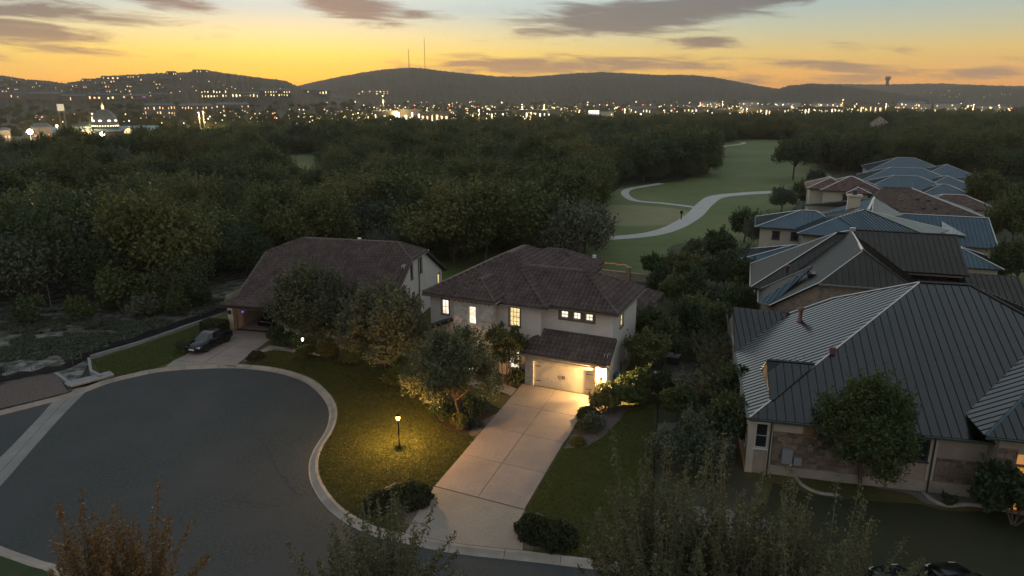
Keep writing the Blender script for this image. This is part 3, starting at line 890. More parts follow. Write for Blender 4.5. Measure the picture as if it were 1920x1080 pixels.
# ================================================================== THE LIT TWO STOREY HOUSE
def main_house():
    h = empty('tile_roof_house', (1.1, 51.7, 0), -R(24.2))
    tag(h, 'two storey stucco house with brown clay tile roof, lit windows and a lit garage front', 'house')
    S = 'stucco'
    # garage block
    f = wall(h, (-.05, 0), (6.75, 0), -.1, 2.95, 'limestone', [(.75, 5.75, -.1, 2.12)], .35)
    wall(h, (6.75, 0), (6.75, 2.0), -.1, 3.6, S); wall(h, (-.05, 2.0), (-.05, 0), -.1, 3.3, 'limestone')
    # garage door: planked leaves with battens
    d = MB()
    n = 30
    for i in range(n):
        a = .78 + i * 4.94 / n; f.box(d, a + .004, a + 4.94 / n - .004, -.05, 2.09, -.22, -.175 + (.0012 if i % 2 else 0))
    gd = d.obj('garage_door', 'door_paint', h)
    d = MB(); f.box(d, .78, 5.72, -.05, 2.09, -.24, -.22); d.obj('door_backing', 'dark_trim', gd)
    for a, s in ((3.22, 1), (3.34, 1)):
        d = MB(); f.box(d, a - .02, a + .02, .95, 1.2, -.17, -.13); d.obj('handle', 'iron', gd)
    for z in (.45, 1.7):
        for a0, a1 in ((.82, 1.35), (5.15, 5.68)):
            d = MB(); f.box(d, a0, a1, z - .025, z + .025, -.169, -.155); d.obj('strap_hinge', 'iron', gd)
    d = MB(); f.box(d, .60, .75, -.1, 2.2, .002, .05); f.box(d, 5.75, 5.9, -.1, 2.2, .002, .05); f.box(d, .60, 5.9, 2.2, 2.36, .002, .06); d.obj('door_surround', 'door_paint', h)
    # downpipe beside the door and the wall lantern
    d = MB(); f.box(d, 5.95, 6.10, .0, 2.75, .02, .12); d.obj('downpipe', 'timber_trim', h)
    d = MB(); f.box(d, 6.36, 6.50, 1.72, 1.80, .01, .10); f.box(d, 6.30, 6.56, 2.26, 2.31, .10, .38); f.box(d, 6.36, 6.50, 1.86, 1.89, .17, .31); f.box(d, 6.41, 6.45, 1.75, 1.9, .10, .26)
    for a in (6.31, 6.53):
        for o in (.115, .345): f.box(d, a, a + .02, 1.89, 2.26, o, o + .02)
    sc_ = d.obj('wall_lantern', 'iron', h)
    d = MB(); q = f.P(6.43, 0, .24); d.lathe([(0, 1.93), (.07, 1.97), (.10, 2.06), (.07, 2.15), (0, 2.19)], 10, 0, (q[0], q[1], 0)); d.obj('lamp_glass', 'sconce_bulb', sc_)
    wq = h.matrix_basis @ Vector((q[0], q[1], 2.06)); l = bpy.data.objects.new('lantern_light', bpy.data.lights.new('lantern_light', 'POINT')); COL.objects.link(l)
    l.location = wq; l.data.energy = 2700; l.data.color = (1, .62, .22); l.data.shadow_soft_size = .04
    # upper right wing
    f2 = wall(h, (.8, 2.0), (6.6, 2.0), 2.9, 6.5, S, [(1.45, 2.05, 5.46, 6.02), (2.50, 3.10, 5.46, 6.02), (3.52, 4.12, 5.46, 6.02)])
    for a in (1.45, 2.50, 3.52): window(h, f2, a, a + .6, 5.46, 6.02, 'lit_white', 2, 2, surround=0)
    d = MB(); f2.box(d, 1.22, 4.35, 6.02, 6.14, .001, .05); f2.box(d, 1.22, 4.35, 5.26, 5.45, .001, .06)
    for a, b in ((1.22, 1.44), (2.06, 2.49), (3.11, 3.51), (4.13, 4.35)): f2.box(d, a, b, 5.45, 6.02, .001, .045)
    d.obj('window_trim', 'timber_trim', h)
    fr = wall(h, (6.6, 2.0), (6.6, 9.4), 0, 6.5, 'stucco_white', [(2.1, 2.95, 4.5, 6.05), (3.95, 4.25, 1.0, 3.2)])
    window(h, fr, 2.1, 2.95, 4.5, 6.05, 'lit_warm', 2, 3, 'dark_trim'); window(h, fr, 3.95, 4.25, 1.0, 3.2, 'lit_warm', 1, 4, 'dark_trim', .06)
    wall(h, (6.6, 9.4), (-9.4, 9.4 + 5.5), 0, 6.5, S)
    # main section, tower and left bay
    f3 = wall(h, (-9.5, 1.2), (-6.6, 1.2), 0, 6.5, S, [(1.15, 1.80, 4.62, 5.9)]); window(h, f3, 1.15, 1.80, 4.62, 5.9, 'lit_white', 2, 2)
    f4 = wall(h, (-3.0, 1.2), (.8, 1.2), 0, 6.5, S, [(1.05, 1.95, 4.42, 6.0), (1.0, 1.9, .7, 2.5)])
    window(h, f4, 1.05, 1.95, 4.42, 6.0, 'lit_warm', 3, 4); window(h, f4, 1.0, 1.9, .7, 2.5, 'lit_white', 2, 3)
    wall(h, (.8, 1.2), (.8, 2.0), 2.5, 6.5, S); wall(h, (-9.5, 14.9), (-9.5, 1.2), 0, 6.5, S)
    ft = wall(h, (-6.6, .1), (-3.0, .1), 0, 6.8, 'limestone', [(1.42, 2.08, 4.5, 6.0), (1.25, 2.45, .05, 2.75)])
    d = MB(); f_ = ft
    f_.box(d, 1.42, 2.08, 4.5, 6.0, -.14, -.12); 
    w = window(h, ft, 1.42, 2.08, 4.5, 6.0, 'lit_white', 1, 1, 'stucco_white', .07, True)
    wall(h, (-3.0, .1), (-3.0, 1.2), 0, 6.8, 'limestone'); wall(h, (-6.6, 1.2), (-6.6, .1), 0, 6.8, 'limestone')
    d = MB()
    for i in range(9): ft.box(d, .18 + i * .4, .30 + i * .4, 6.38, 6.56, .002, .30)
    stuff(d.obj('corbel', 'timber_trim', h))
    # front door: glazed double leaf with lit hall behind
    dr = MB()
    for a0, a1 in ((1.25, 1.33), (1.81, 1.89), (2.37, 2.45)): ft.box(dr, a0, a1, .05, 2.75, -.16, -.08)
    ft.box(dr, 1.33, 2.37, 2.66, 2.75, -.16, -.08); ft.box(dr, 1.33, 2.37, .05, .35, -.16, -.08); ft.box(dr, 1.33, 2.37, 2.08, 2.15, -.155, -.085)
    do = dr.obj('front_door', 'dark_trim', h)
    for a0, a1 in ((1.33, 1.81), (1.89, 2.37)):
        dr = MB(); dr.face([ft.P(a0, .35, -.12), ft.P(a1, .35, -.12), ft.P(a1, 2.66, -.12), ft.P(a0, 2.66, -.12)]); dr.obj('pane', 'lit_white', do)
    fb = wall(h, (-10.0, -.3), (-6.6, -.3), 0, 3.1, 'stucco_warm', [(1.85, 2.55, .55, 2.4)], .22, 'bay_wall', [(0, 3.1), (3.4, 3.1), (3.4, 4.55)])
    window(h, fb, 1.85, 2.55, .55, 2.4, 'lit_warm', 2, 3)
    wall(h, (-10.0, 1.2), (-10.0, -.3), 0, 3.1, 'stucco_warm'); wall(h, (-6.6, -.3), (-6.6, .1), 0, 4.5, 'stucco_warm')
    d = MB(); d.hexa([(-10.15, -.2, 3.0), (-6.6, -.2, 4.52), (-6.6, 1.2, 4.52), (-10.15, 1.2, 3.0), (-10.15, -.2, 3.14), (-6.6, -.2, 4.66), (-6.6, 1.2, 4.66), (-10.15, 1.2, 3.14)]); d.obj('shed_roof', 'slate_blue', h)
    roof(h, [(-10.25, -.52, 3.14), (-10.25, -.02, 3.14), (-6.62, -.02, 4.70), (-6.62, -.52, 4.70)], 'tile', 'tile', lift=.03)
    # ---- roofs
    T = 'tile'
    ap, ap2 = (-4.2, 6.3, 9.25), (-4.2, 9.7, 9.25); z = 6.4
    a0, a1, b0, b1 = -9.9, 1.5, .6, 15.4
    roof(h, [(a0, b0, z), (a1, b0, z), ap], T); roof(h, [(a0, b1, z), (a0, b0, z), ap, ap2], T); roof(h, [(a1, b1, z), (a0, b1, z), ap2], T)
    roof(h, [(a1, b0, z), (a1, b1, z), ap2, ap], T)
    for p, q in (((a0, b0, z), ap), (ap, ap2), ((a0, b1, z), ap2), ((a1, b1, z), ap2), ((a1 - .25, b0 + .25, z + .12), ap)): cap(h, p, q)
    rr, rl = (2.9, 5.7, 8.5), (-2.7, 5.7, 8.5); F_, B_ = (7.1, 1.5, z), (7.1, 9.9, z)
    roof(h, [(1.2, 1.5, z), F_, rr, rl], T, lift=.02); roof(h, [F_, B_, rr], T, lift=.02); roof(h, [B_, (1.2, 9.9, z), rl, rr], T, lift=.02)
    for p, q in ((F_, rr), (B_, rr), (rl, rr)): cap(h, p, q)
    # tower hat
    zt = 6.72; c0, c1, fb_ = -7.05, -2.55, -.4; pk = (-4.8, 1.75, zt + 1.17); bk = (-4.8, 4.2, zt + 1.17)
    roof(h, [(c0, fb_, zt), (c1, fb_, zt), pk], T); roof(h, [(c1, fb_, zt), (c1, 2.2, zt), bk, pk], T); roof(h, [(c0, 2.0, zt), (c0, fb_, zt), pk, bk], T)
    for p, q in (((c0, fb_, zt), pk), ((c1, fb_, zt), pk), (pk, bk)): cap(h, p, q)
    gutter(h, (c0, fb_, zt), (c1, fb_, zt), 'timber_trim'); gutter(h, (c1, fb_, zt), (c1, 1.4, zt), 'grey_trim')
    gutter(h, (a0, b0, z), (c0, b0, z), 'timber_trim'); gutter(h, (c1, b0, z), (a1, b0, z), 'grey_trim'); gutter(h, (1.5, 1.5, z), F_, 'timber_trim'); gutter(h, F_, B_, 'grey_trim')
    # garage skirt roof
    roof(h, [(-.35, -.4, 2.86), (7.05, -.4, 2.86), (6.95, 2.0, 4.22), (.82, 2.0, 4.22)], T); roof(h, [(-.35, 2.0, 2.86), (-.35, -.4, 2.86), (.82, 2.0, 4.22)], T)
    cap(h, (-.35, -.4, 2.86), (.82, 2.0, 4.22)); gutter(h, (-.35, -.4, 2.86), (7.05, -.4, 2.86), 'grey_trim')
    d = MB(); f2.box(d, .3, 6.0, 4.20, 4.34, .003, .09); d.obj('flashing_band', 'timber_trim', h)
    # rear sections
    q0 = [(-6, 12), (1.0, 18.2)]
    A, B = hip(h, -7, 1.0, 11.6, 18.0, 6.42, .5, 'tile', 'tile', 'ridge_tile', flatcap=False, gut='grey_trim')
    box_walls(h, -6.5, .5, 12.2, 17.5, 0, 6.4, 'stucco_white')
    hip(h, -3, 6.8, 11.9, 19.9, 3.2, .5, 'tile', 'tile', 'ridge_tile', flatcap=False, gut='grey_trim')
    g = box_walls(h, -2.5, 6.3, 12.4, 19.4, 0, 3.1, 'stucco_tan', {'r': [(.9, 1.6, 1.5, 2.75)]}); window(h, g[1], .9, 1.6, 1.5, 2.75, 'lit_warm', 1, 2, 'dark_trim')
    d = MB(); d.box(.3, .6, 16.2, 16.45, 7.2, 7.5); d.obj('roof_vent', 'white_trim', h)
    return h


mat('slate_blue', (.16, .175, .20), (.20, .215, .24), 3, .7, .2)
mat('stucco_warm', (.46, .36, .28), (.53, .42, .33), 1.2, .9, .25, 40)


def brickmat(name, c1, c2, mortar, sx, w=.42, hgt=.19, bump=.6):
    m = mat(name, c1, c2, 1.2, .9); nt = m.node_tree; L = nt.links; p = nt.nodes['Principled BSDF']
    tc = nt.nodes.new('ShaderNodeTexCoord'); sp = nt.nodes.new('ShaderNodeSeparateXYZ'); L.new(tc.outputs['Object'], sp.inputs[0])
    cb = nt.nodes.new('ShaderNodeCombineXYZ'); ad = nt.nodes.new('ShaderNodeMath'); L.new(sp.outputs[0], ad.inputs[0]); L.new(sp.outputs[1], ad.inputs[1])
    L.new(ad.outputs[0], cb.inputs[0]); L.new(sp.outputs[2], cb.inputs[1])
    b = nt.nodes.new('ShaderNodeTexBrick'); L.new(cb.outputs[0], b.inputs['Vector']); b.inputs['Scale'].default_value = 1
    b.inputs['Brick Width'].default_value = w; b.inputs['Row Height'].default_value = hgt; b.inputs['Mortar Size'].default_value = .012
    b.inputs['Color1'].default_value = (*c1, 1); b.inputs['Color2'].default_value = (*c2, 1); b.inputs['Mortar'].default_value = (*mortar, 1)
    n = nt.nodes.new('ShaderNodeTexNoise'); n.inputs['Scale'].default_value = 3; L.new(tc.outputs['Object'], n.inputs['Vector'])
    mx = nt.nodes.new('ShaderNodeMix'); mx.data_type = 'RGBA'; mx.blend_type = 'OVERLAY'; mx.inputs[0].default_value = .5
    L.new(b.outputs[0], mx.inputs[6]); L.new(n.outputs[0], mx.inputs[7]); L.new(mx.outputs[2], p.inputs['Base Color'])
    bp = nt.nodes.new('ShaderNodeBump'); bp.inputs['Strength'].default_value = bump; bp.inputs['Distance'].default_value = .02
    L.new(b.outputs[1], bp.inputs['Height']); bp.invert = True; L.new(bp.outputs[0], p.inputs['Normal'])


brickmat('limestone', (.46, .41, .36), (.58, .53, .475), (.52, .475, .42), 1)
brickmat('tan_brick', (.25, .185, .135), (.31, .235, .175), (.27, .23, .19), 1, .24, .08, .4)
main_house()


# ================================================================== NEIGHBOUR WITH THE OPEN GARAGE
def left_house():
    h = empty('tile_roof_house', (-28.3, 65.4, 0), -R(12.3))
    tag(h, 'long house with a big brown tile roof and open garage behind the parked dark sedan', 'house')
    S = 'stucco_cream'
    f = wall(h, (-.3, 0), (6.0, 0), 0, 3.1, S, [(.75, 5.4, 0, 2.25)], .3)
    wall(h, (6.0, 0), (17.2, 0), 0, 3.1, S, [(3.0, 4.4, .8, 2.2)]); wall(h, (-.3, 16), (-.3, 0), 0, 3.6, S)
    # gable wall right
    fr = wall(h, (17.0, 0), (17.0, 16.2), 0, 3.2, 'stucco_white', [(6.35, 6.95, 1.9, 3.0), (14.5, 15.4, 1.4, 3.0)], .22, 'gable_wall', None)
    window(h, fr, 6.35, 6.95, 1.9, 3.0, 'dark_glass', 1, 2, 'dark_trim'); window(h, fr, 14.5, 15.4, 1.4, 3.0, 'lit_warm', 2, 1, 'timber_trim')
    f2 = wall(h, (17.0, 4.2), (17.0, 12.0), 3.2, 6.55, 'stucco_white', [(2.0, 2.5, .0 + 4.6, 6.3), (4.8, 5.3, 4.6, 6.3)], .22, 'gable_wall')
    for a in (2.0, 4.8): window(h, f2, a, a + .5, 4.6, 6.3, 'dark_glass', 1, 2, 'dark_trim')
    d = MB(); d.face([(17.0, 0, 3.2), (17.0, 4.2, 3.2), (17.0, 4.2, 5.6)]); d.obj('gable_wall', 'stucco_white', h); d = MB(); d.face([(17.0, 12.0, 3.2), (17.0, 16.2, 3.2), (17.0, 12.0, 5.6)]); d.obj('gable_wall', 'stucco_white', h)
    downpipe(h, (17.08, 8.4), 0, 6.6)
    wall(h, (17.0, 16.2), (-.3, 16.2), 0, 3.2, S)
    # garage interior
    d = MB(); d.face([(.5, .35, .03), (5.6, .35, .03), (5.6, 6.5, .03), (.5, 6.5, .03)]); d.obj('garage_floor', 'slab_concrete', h)
    d = MB(); d.face([(.5, .35, 0), (.5, 6.5, 0), (.5, 6.5, 2.6), (.5, .35, 2.6)]); d.face([(.5, 6.5, 0), (5.6, 6.5, 0), (5.6, 6.5, 2.6), (.5, 6.5, 2.6)])
    d.face([(5.6, 6.5, 0), (5.6, .35, 0), (5.6, .35, 2.6), (5.6, 6.5, 2.6)]); d.face([(.5, .35, 2.6), (.5, 6.5, 2.6), (5.6, 6.5, 2.6), (5.6, .35, 2.6)]); d.obj('garage_lining', 'stucco_warm', h)
    d = MB(); f.box(d, .62, .75, 0, 2.35, .002, .05); f.box(d, 5.4, 5.53, 0, 2.35, .002, .05); f.box(d, .62, 5.53, 2.25, 2.4, .003, .055); d.obj('door_surround', 'timber_trim', h)
    d = MB(); d.tube([(.55, 1.2, 1.55), (.62, 1.2, 1.55)], .05, 8); d.obj('charger_light', 'led_blue', h)
    f.box(d := MB(), .18, .40, 1.7, 2.05, .02, .22); d.obj('wall_lantern', 'iron', h)
    # roofs
    T = 'tile'; zE = 3.05; e0 = -1.0; c = 8.0; zR = zE + (c - e0) * .55; eb = 17.0
    jz = 6.7; bj = e0 + (jz - zE) / .55; bk = 2 * c - bj; l, r = 1.0, 17.4
    RL, RR = (4.5, c, zR), (15.0, c, zR)
    roof(h, [(l, e0, zE), (r, e0, zE), (r, bj, jz), RR, RL, (l, bj, jz)], T)
    roof(h, [(r, eb, zE), (l, eb, zE), (l, bk, jz), RL, RR, (r, bk, jz)], T)
    roof(h, [(r, bj, jz), (r, bk, jz), RR], T); roof(h, [(l, bk, jz), (l, bj, jz), RL], T)
    for p, q in ((RL, RR), ((r, bj, jz), RR), ((r, bk, jz), RR), ((l, bj, jz), RL), ((l, bk, jz), RL), ((l, e0, zE), (l, bj, jz)), ((r, e0, zE), (r, bj, jz))): cap(h, p, q)
    # front wing hip face
    k = (9.4, 7.05, 6.78); A, B = (.3, -1.8, 3.06), (18.2, -1.8, 3.06)
    roof(h, [A, B, k], T, lift=.12); roof(h, [(.3, 7.0, 3.2), A, k], T, lift=.02); cap(h, A, k, lift=.16); cap(h, B, k, lift=.16)
    gutter(h, A, B, 'dark_trim'); gutter(h, (r, bk, jz), (r, bj, jz), 'grey_trim')
    d = MB(); d.box(10.4, 10.7, 8.2, 8.5, 7.6, 8.25); d.obj('roof_vent', 'white_trim', h)
    return h


left_house()


# ================================================================== METAL ROOF HOUSE, NEAREST ON THE RIGHT
def stone_wall(root, f, a0, a1, z0, z1, seed):
    """coursed rubble: every stone a piece of its own, standing proud of the mortar bed"""
    rs = random.Random(seed); mb = MB(); f.box(mb, a0, a1, z0, z1, .001, .03); bedo = mb.obj('stone_facing', 'mortar', root)
    if not STONES:
        for i in range(5):
            m = MB(); j = lambda: rs.uniform(.0, .09)
            m.hexa([(j(), 0, j()), (1 - j(), 0, j()), (1, 1, 0), (0, 1, 0), (j(), 0, 1 - j()), (1 - j(), 0, 1 - j()), (1, 1, 1), (0, 1, 1)]); STONES.append(m.mesh('stone', 'stone'))
    z = z0
    ang = math.atan2(f.d.y, f.d.x)
    while z < z1 - .08:
        hgt = min(rs.choice((.17, .22, .26, .31)), z1 - z); a = a0 - rs.uniform(0, .2)
        while a < a1:
            ln = rs.uniform(.24, .62); b0, b1 = max(a, a0) + .012, min(a + ln, a1) - .012
            if b1 - b0 > .07:
                o = link('stone', rs.choice(STONES), bedo); th = rs.uniform(.035, .075)
                o.location = f.P(b0, z + .012, th + .02); o.rotation_euler = (0, 0, ang); o.scale = (b1 - b0, th, hgt - .024)
            a += ln
        z += hgt


STONES = []


def pipe_vent(root, p, h, r=.14, m='vent_copper'):
    mb = MB(); x, y, z = p
    mb.lathe([(r * 1.9, -.1), (r * 1.5, .12), (r, .3), (r, h - .25), (r * 1.5, h - .22), (r * 1.55, h), (0, h + .03)], 12, 0, p); return mb.obj('flue_pipe', m, root, True)


def metal_house():
    h = empty('metal_roof_house', (15, 39.6, 0), -R(13.5))
    tag(h, 'single storey stone and stucco house with dark standing seam metal roof nearest on the right', 'house')
    e = 3.95; k = .49; P_ = 'panel'; m = 'dark_metal'
    A, B = (-.2, -2.1, e), (27.4, -2.1, e); r1, r2 = (11.9, 10.35, 9.9), (15.1, 10.35, 9.9)
    roof(h, [A, B, r2, r1], P_, m, .52)
    E_, D_, C_ = (-.2, 9.4, e), (3.9, 13.5, 5.98), (7.0, 13.4, 7.5)
    roof(h, [(-.2, 13.6, e), A, r1, C_, D_], P_, m, .46)
    roof(h, [B, (27.4, 22.8, e), r2], 'rib', m); roof(h, [(27.4, 22.8, e), (9, 22.8, e), (7.05, 13.55, 7.42), r1, r2], 'none', m); roof(h, [(9, 22.8, e), (3.9, 18, e), (3.95, 13.6, 5.85), (7.0, 13.55, 7.40)], 'none', m)
    for p, q in ((A, r1), (r1, C_), (C_, D_)): cap(h, p, q, 'bright_flashing', .06, .04, True)
    for p, q in ((r1, r2), (r2, B)): cap(h, p, q, m, .09, .05, True)
    # rear left gable wing
    g0, g1 = (-.25, 13.5, 6.02), (4.0, 13.5, 6.02)
    roof(h, [(-.25, 9.35, e), (.1, 9.4, e), g1, g0], P_, m, .46, lift=.05); roof(h, [(4.0, 18.0, e), (-.25, 18.0, e), g0, g1], 'rib', m, lift=.05)
    cap(h, g0, g1, m, .08, .08, True)
    d = MB(); d.face([(-.15, 9.7, e), (-.15, 13.5, 5.9), (-.15, 17.4, e)]); d.obj('gable_wall', 'timber_trim', h)
    # small front-left gable
    w0, w1 = (1.05, 2.15, 6.08), (4.0, 2.15, 6.08)
    roof(h, [(1.05, -.75, 4.62), (1.3, -.75, 4.62), (4.0, 2.15, 6.06), w0], P_, m, .5, lift=.07)
    roof(h, [(1.25, 4.3, 4.7), (1.05, 4.3, 4.65), w0, w1], 'rib', m, lift=.05); cap(h, (1.05, 2.15, 6.08), (3.9, 2.15, 6.08), m, .08, .10, True)
    d = MB(); d.face([(1.12, -.6, 4.60), (1.12, 2.15, 5.95), (1.12, 4.1, 4.62)]); d.obj('gable_wall', 'timber_trim', h)
    gutter(h, A, B, 'green_gutter'); gutter(h, (-.2, 22.8, e), A, 'green_gutter')
    # entry wing on the right with its own hip
    ez = 4.75; Wl, Wr = (11.9, -3.2, ez), (21, -3.2, ez); wk = (16.4, 1.4, ez + 2.25); wb = (16.4, 6, ez + 2.25)
    roof(h, [Wl, Wr, wk], P_, m, .5); roof(h, [(11.9, 3, ez), Wl, wk, wb], P_, m, .5); roof(h, [Wr, (21, 3, ez), wb, wk], 'rib', m)
    cap(h, Wl, wk, 'blue_metal', .09, .04, True); cap(h, Wr, wk, m, .09, .04, True); gutter(h, Wl, Wr, 'green_gutter')
    # roof fittings
    pipe_vent(h, (4.4, 11.0, 6.15), 1.15)
    d = MB(); d.box(5.0, 5.35, 3.2, 3.5, 6.3, 6.95); d.obj('roof_vent', 'vent_copper', h)
    # walls
    S = 'stucco_tan'
    f = wall(h, (-.1, -1.5), (27, -1.5), -.3, 3.75, S, [(.45, 1.15, 1.72, 3.35), (8.4, 10.0, 2.0, 3.35)], .25)
    window(h, f, .45, 1.15, 1.72, 3.35, 'dark_glass', 1, 2, 'white_trim', .12); window(h, f, 8.4, 10.0, 2.0, 3.35, 'dark_glass', 1, 1, 'dark_trim', .1)
    fl = wall(h, (-.1, 22), (-.1, -1.5), -.3, 3.75, S, [(22.0, 22.7, 1.4, 3.3), (16.5, 17.5, 1.4, 3.0)], .25)
    window(h, fl, 22.0, 22.7, 1.4, 3.3, 'dark_glass', 1, 2, 'white_trim', .08); window(h, fl, 16.5, 17.5, 1.4, 3.0, 'dark_glass', 2, 2, 'white_trim', .08)
    d = MB(); f.box(d, 1.45, 3.1, 2.98, 3.42, .002, .04); d.obj('stucco_band', 'stucco_cream', h)
    d = MB(); f.box(d, 3.15, 3.75, 2.95, 3.45, .002, .05); sh = d.obj('wood_shutter', 'wood_panel', h)
    d = MB()
    for i in range(5): f.box(d, 3.2, 3.7, 2.99 + i * .09, 3.05 + i * .09, .052, .075)
    d.obj('louvre', 'wood_panel', sh)
    stone_wall(h, f, 1.45, 7.6, .72, 2.95, 3); stone_wall(h, f, 10.5, 13.1, .85, 2.35, 4)
    d = MB(); f.box(d, 1.4, 7.7, .1, .70, .002, .10); f.box(d, 8.0, 13.1, .1, .82, .002, .10); d.obj('plinth', 'kerb_concrete', h)
    for a0_, a1_, zb_ in ((10.05, 10.45, .3), (.0, .42, .0), (1.18, 1.42, .0)): d = MB(); f.box(d, a0_, a1_, zb_, 3.45, .003, .06); d.obj('stucco_pier', 'stucco_cream', h)
    # entry porch
    f2 = wall(h, (12.9, -2.6), (20.5, -2.6), -.3, 4.6, S, [(1.0, 1.95, .0, 3.6)], .3); wall(h, (12.9, -1.5), (12.9, -2.6), -.3, 4.6, S)
    stone_wall(h, f2, .02, .98, 0, 3.9, 5)
    d = MB(); d.face([f2.P(1.0, .05, -.25), f2.P(1.95, .05, -.25), f2.P(1.95, 3.6, -.25), f2.P(1.0, 3.6, -.25)]); eo = d.obj('entry_glazing', 'lit_orange', h)
    d = MB(); f2.box(d, 1.0, 1.08, .0, 3.6, -.24, -.15); f2.box(d, 1.08, 1.95, 2.75, 2.9, -.24, -.14); f2.box(d, 1.62, 1.68, .0, 2.75, -.24, -.15); d.obj('entry_frame', 'wood_panel', eo)
    # utility boxes and downpipes on the stone
    d = MB(); f.box(d, 2.05, 2.65, 1.0, 1.95, .10, .32); d.obj('meter_box', 'plastic_grey', h)
    d = MB(); f.box(d, 2.75, 3.2, .95, 1.45, .10, .28); d.obj('meter_box', 'plastic_grey', h)
    for a in (1.30, 10.25): q = f.P(a, 0, .12); downpipe(h, q, 0, 3.8, 'dark_trim')
    return h


metal_house()


# ================================================================== HOUSES FURTHER ALONG THE FAIRWAY
def gable_house():
    h = empty('metal_roof_house', (15, 39.6, 0), -R(18))
    tag(h, 'dark metal roof house with tan clipped gable behind the nearest metal roof', 'house')
    m = 'black_metal'; P_ = 'panel'
    # gable wing towards the camera
    pk, rb = (9.7, 26.2, 9.0), (10.0, 35.2, 9.0); jl, jr = (5.8, 22, 6.65), (13.6, 22, 6.65); L0, R0 = (1.9, 22, 4.2), (17.5, 22, 4.2)
    roof(h, [(1.9, 27.2, 4.2), L0, jl, pk, rb, (6.2, 31.2, 6.85)], P_, m, .45); roof(h, [R0, (17.5, 32, 4.2), rb, pk, jr], 'rib', m); roof(h, [jl, jr, pk], P_, m, .5)
    for p, q in ((pk, rb),): cap(h, p, q, 'bright_flashing', .16, .06, True)
    for p, q in ((jl, pk), (L0, jl)): cap(h, p, q, 'bright_flashing', .05, .03, True)
    cap(h, jr, pk, m, .08, .04, True); gutter(h, jl, jr, 'grey_trim')
    f = wall(h, (2.4, 22.5), (17, 22.5), -.3, 4.3, 'tan_brick', (), .25, 'gable_wall', [(0, 4.3), (14.6, 4.3), (11.1, 6.5), (3.5, 6.5)])
    downpipe(h, (6.2, 22.42), 0, 6.5, 'grey_trim')
    # left section
    e = 4.5; A, top, E_ = (.25, 26.9, e), (8.5, 34.9, 9.0), (.4, 37.5, e)
    roof(h, [E_, A, top], P_, m, .45); roof(h, [A, (7.6, 26.9, e), (9.9, 35.0, 9.0), top], P_, m, .5, lift=-.05)
    cap(h, A, top, 'bright_flashing', .06, .04, True); cap(h, E_, top, 'bright_flashing', .06, .04, True); cap(h, A, E_, 'bright_flashing', .05, 0, True)
    cap(h, top, rb, m, .1, .05, True)
    # bay hip
    a, b, c, d_ = (1.0, 23.3, 4.15), (2.1, 22.6, 4.15), (1.1, 27.0, 4.3), (5.6, 26.4, 7.15)
    roof(h, [c, a, d_], P_, m, .4); roof(h, [a, b, d_], P_, 'blue_metal', .4); cap(h, c, d_, 'grey_trim', .07, .05, True); cap(h, b, d_, 'blue_metal', .09, .05, True); gutter(h, a, b, 'grey_trim'); gutter(h, c, a, 'grey_trim')
    # right section, stepped
    r1, r2 = (10.2, 37, 9.0), (20, 37, 9.0)
    roof(h, [(10.2, 31.2, 6.2), (20, 31.2, 6.2), r2, r1], 'rib', m, .5, lift=.05); roof(h, [(20, 42.8, 6.2), (10.2, 42.8, 6.2), r1, r2], 'rib', m)
    roof(h, [(10.2, 26.0, 3.5), (24.4, 26.0, 3.5), (24.4, 32.4, 6.3), (10.2, 32.4, 6.3)], 'rib', m, .5, lift=-.1); roof(h, [(24.4, 38.8, 3.5), (10.2, 38.8, 3.5), (10.2, 32.4, 6.3), (24.4, 32.4, 6.3)], 'rib', m, lift=-.1)
    cap(h, r1, r2, m, .08, .08, True); cap(h, (8.5, 34.9, 9.0), (10.4, 37, 9.0), 'bright_flashing', .07, .05, True)
    box_walls(h, .8, 9, 27.4, 37.2, -.3, 4.4, 'tan_brick'); box_walls(h, 10.6, 24, 26.6, 38.4, -.3, 3.5, 'tan_brick'); box_walls(h, 11, 19.6, 31.6, 42.4, 3.0, 6.1, 'stucco_tan')
    box_walls(h, 1.3, 2.4, 22.9, 27, -.3, 4.1, 'tan_brick'); 
    d = MB(); d.box(1.35, 2.2, 22.72, 22.88, 1.2, 3.4); d.obj('clay_panel', 'clay', h)
    pipe_vent(h, (3.6, 28.4, 5.2), 1.5); pipe_vent(h, (7.5, 30.0, 7.1), .5, .1)
    d = MB(); d.box(10.0, 10.5, 36.4, 36.9, 9.0, 9.35); d.obj('ridge_vent', 'bright_flashing', h)
    d = MB(); d.box(5.2, 6.6, 25.0, 26.2, 6.4, 6.75); d.obj('roof_vent', m, h)
    return h


gable_house()


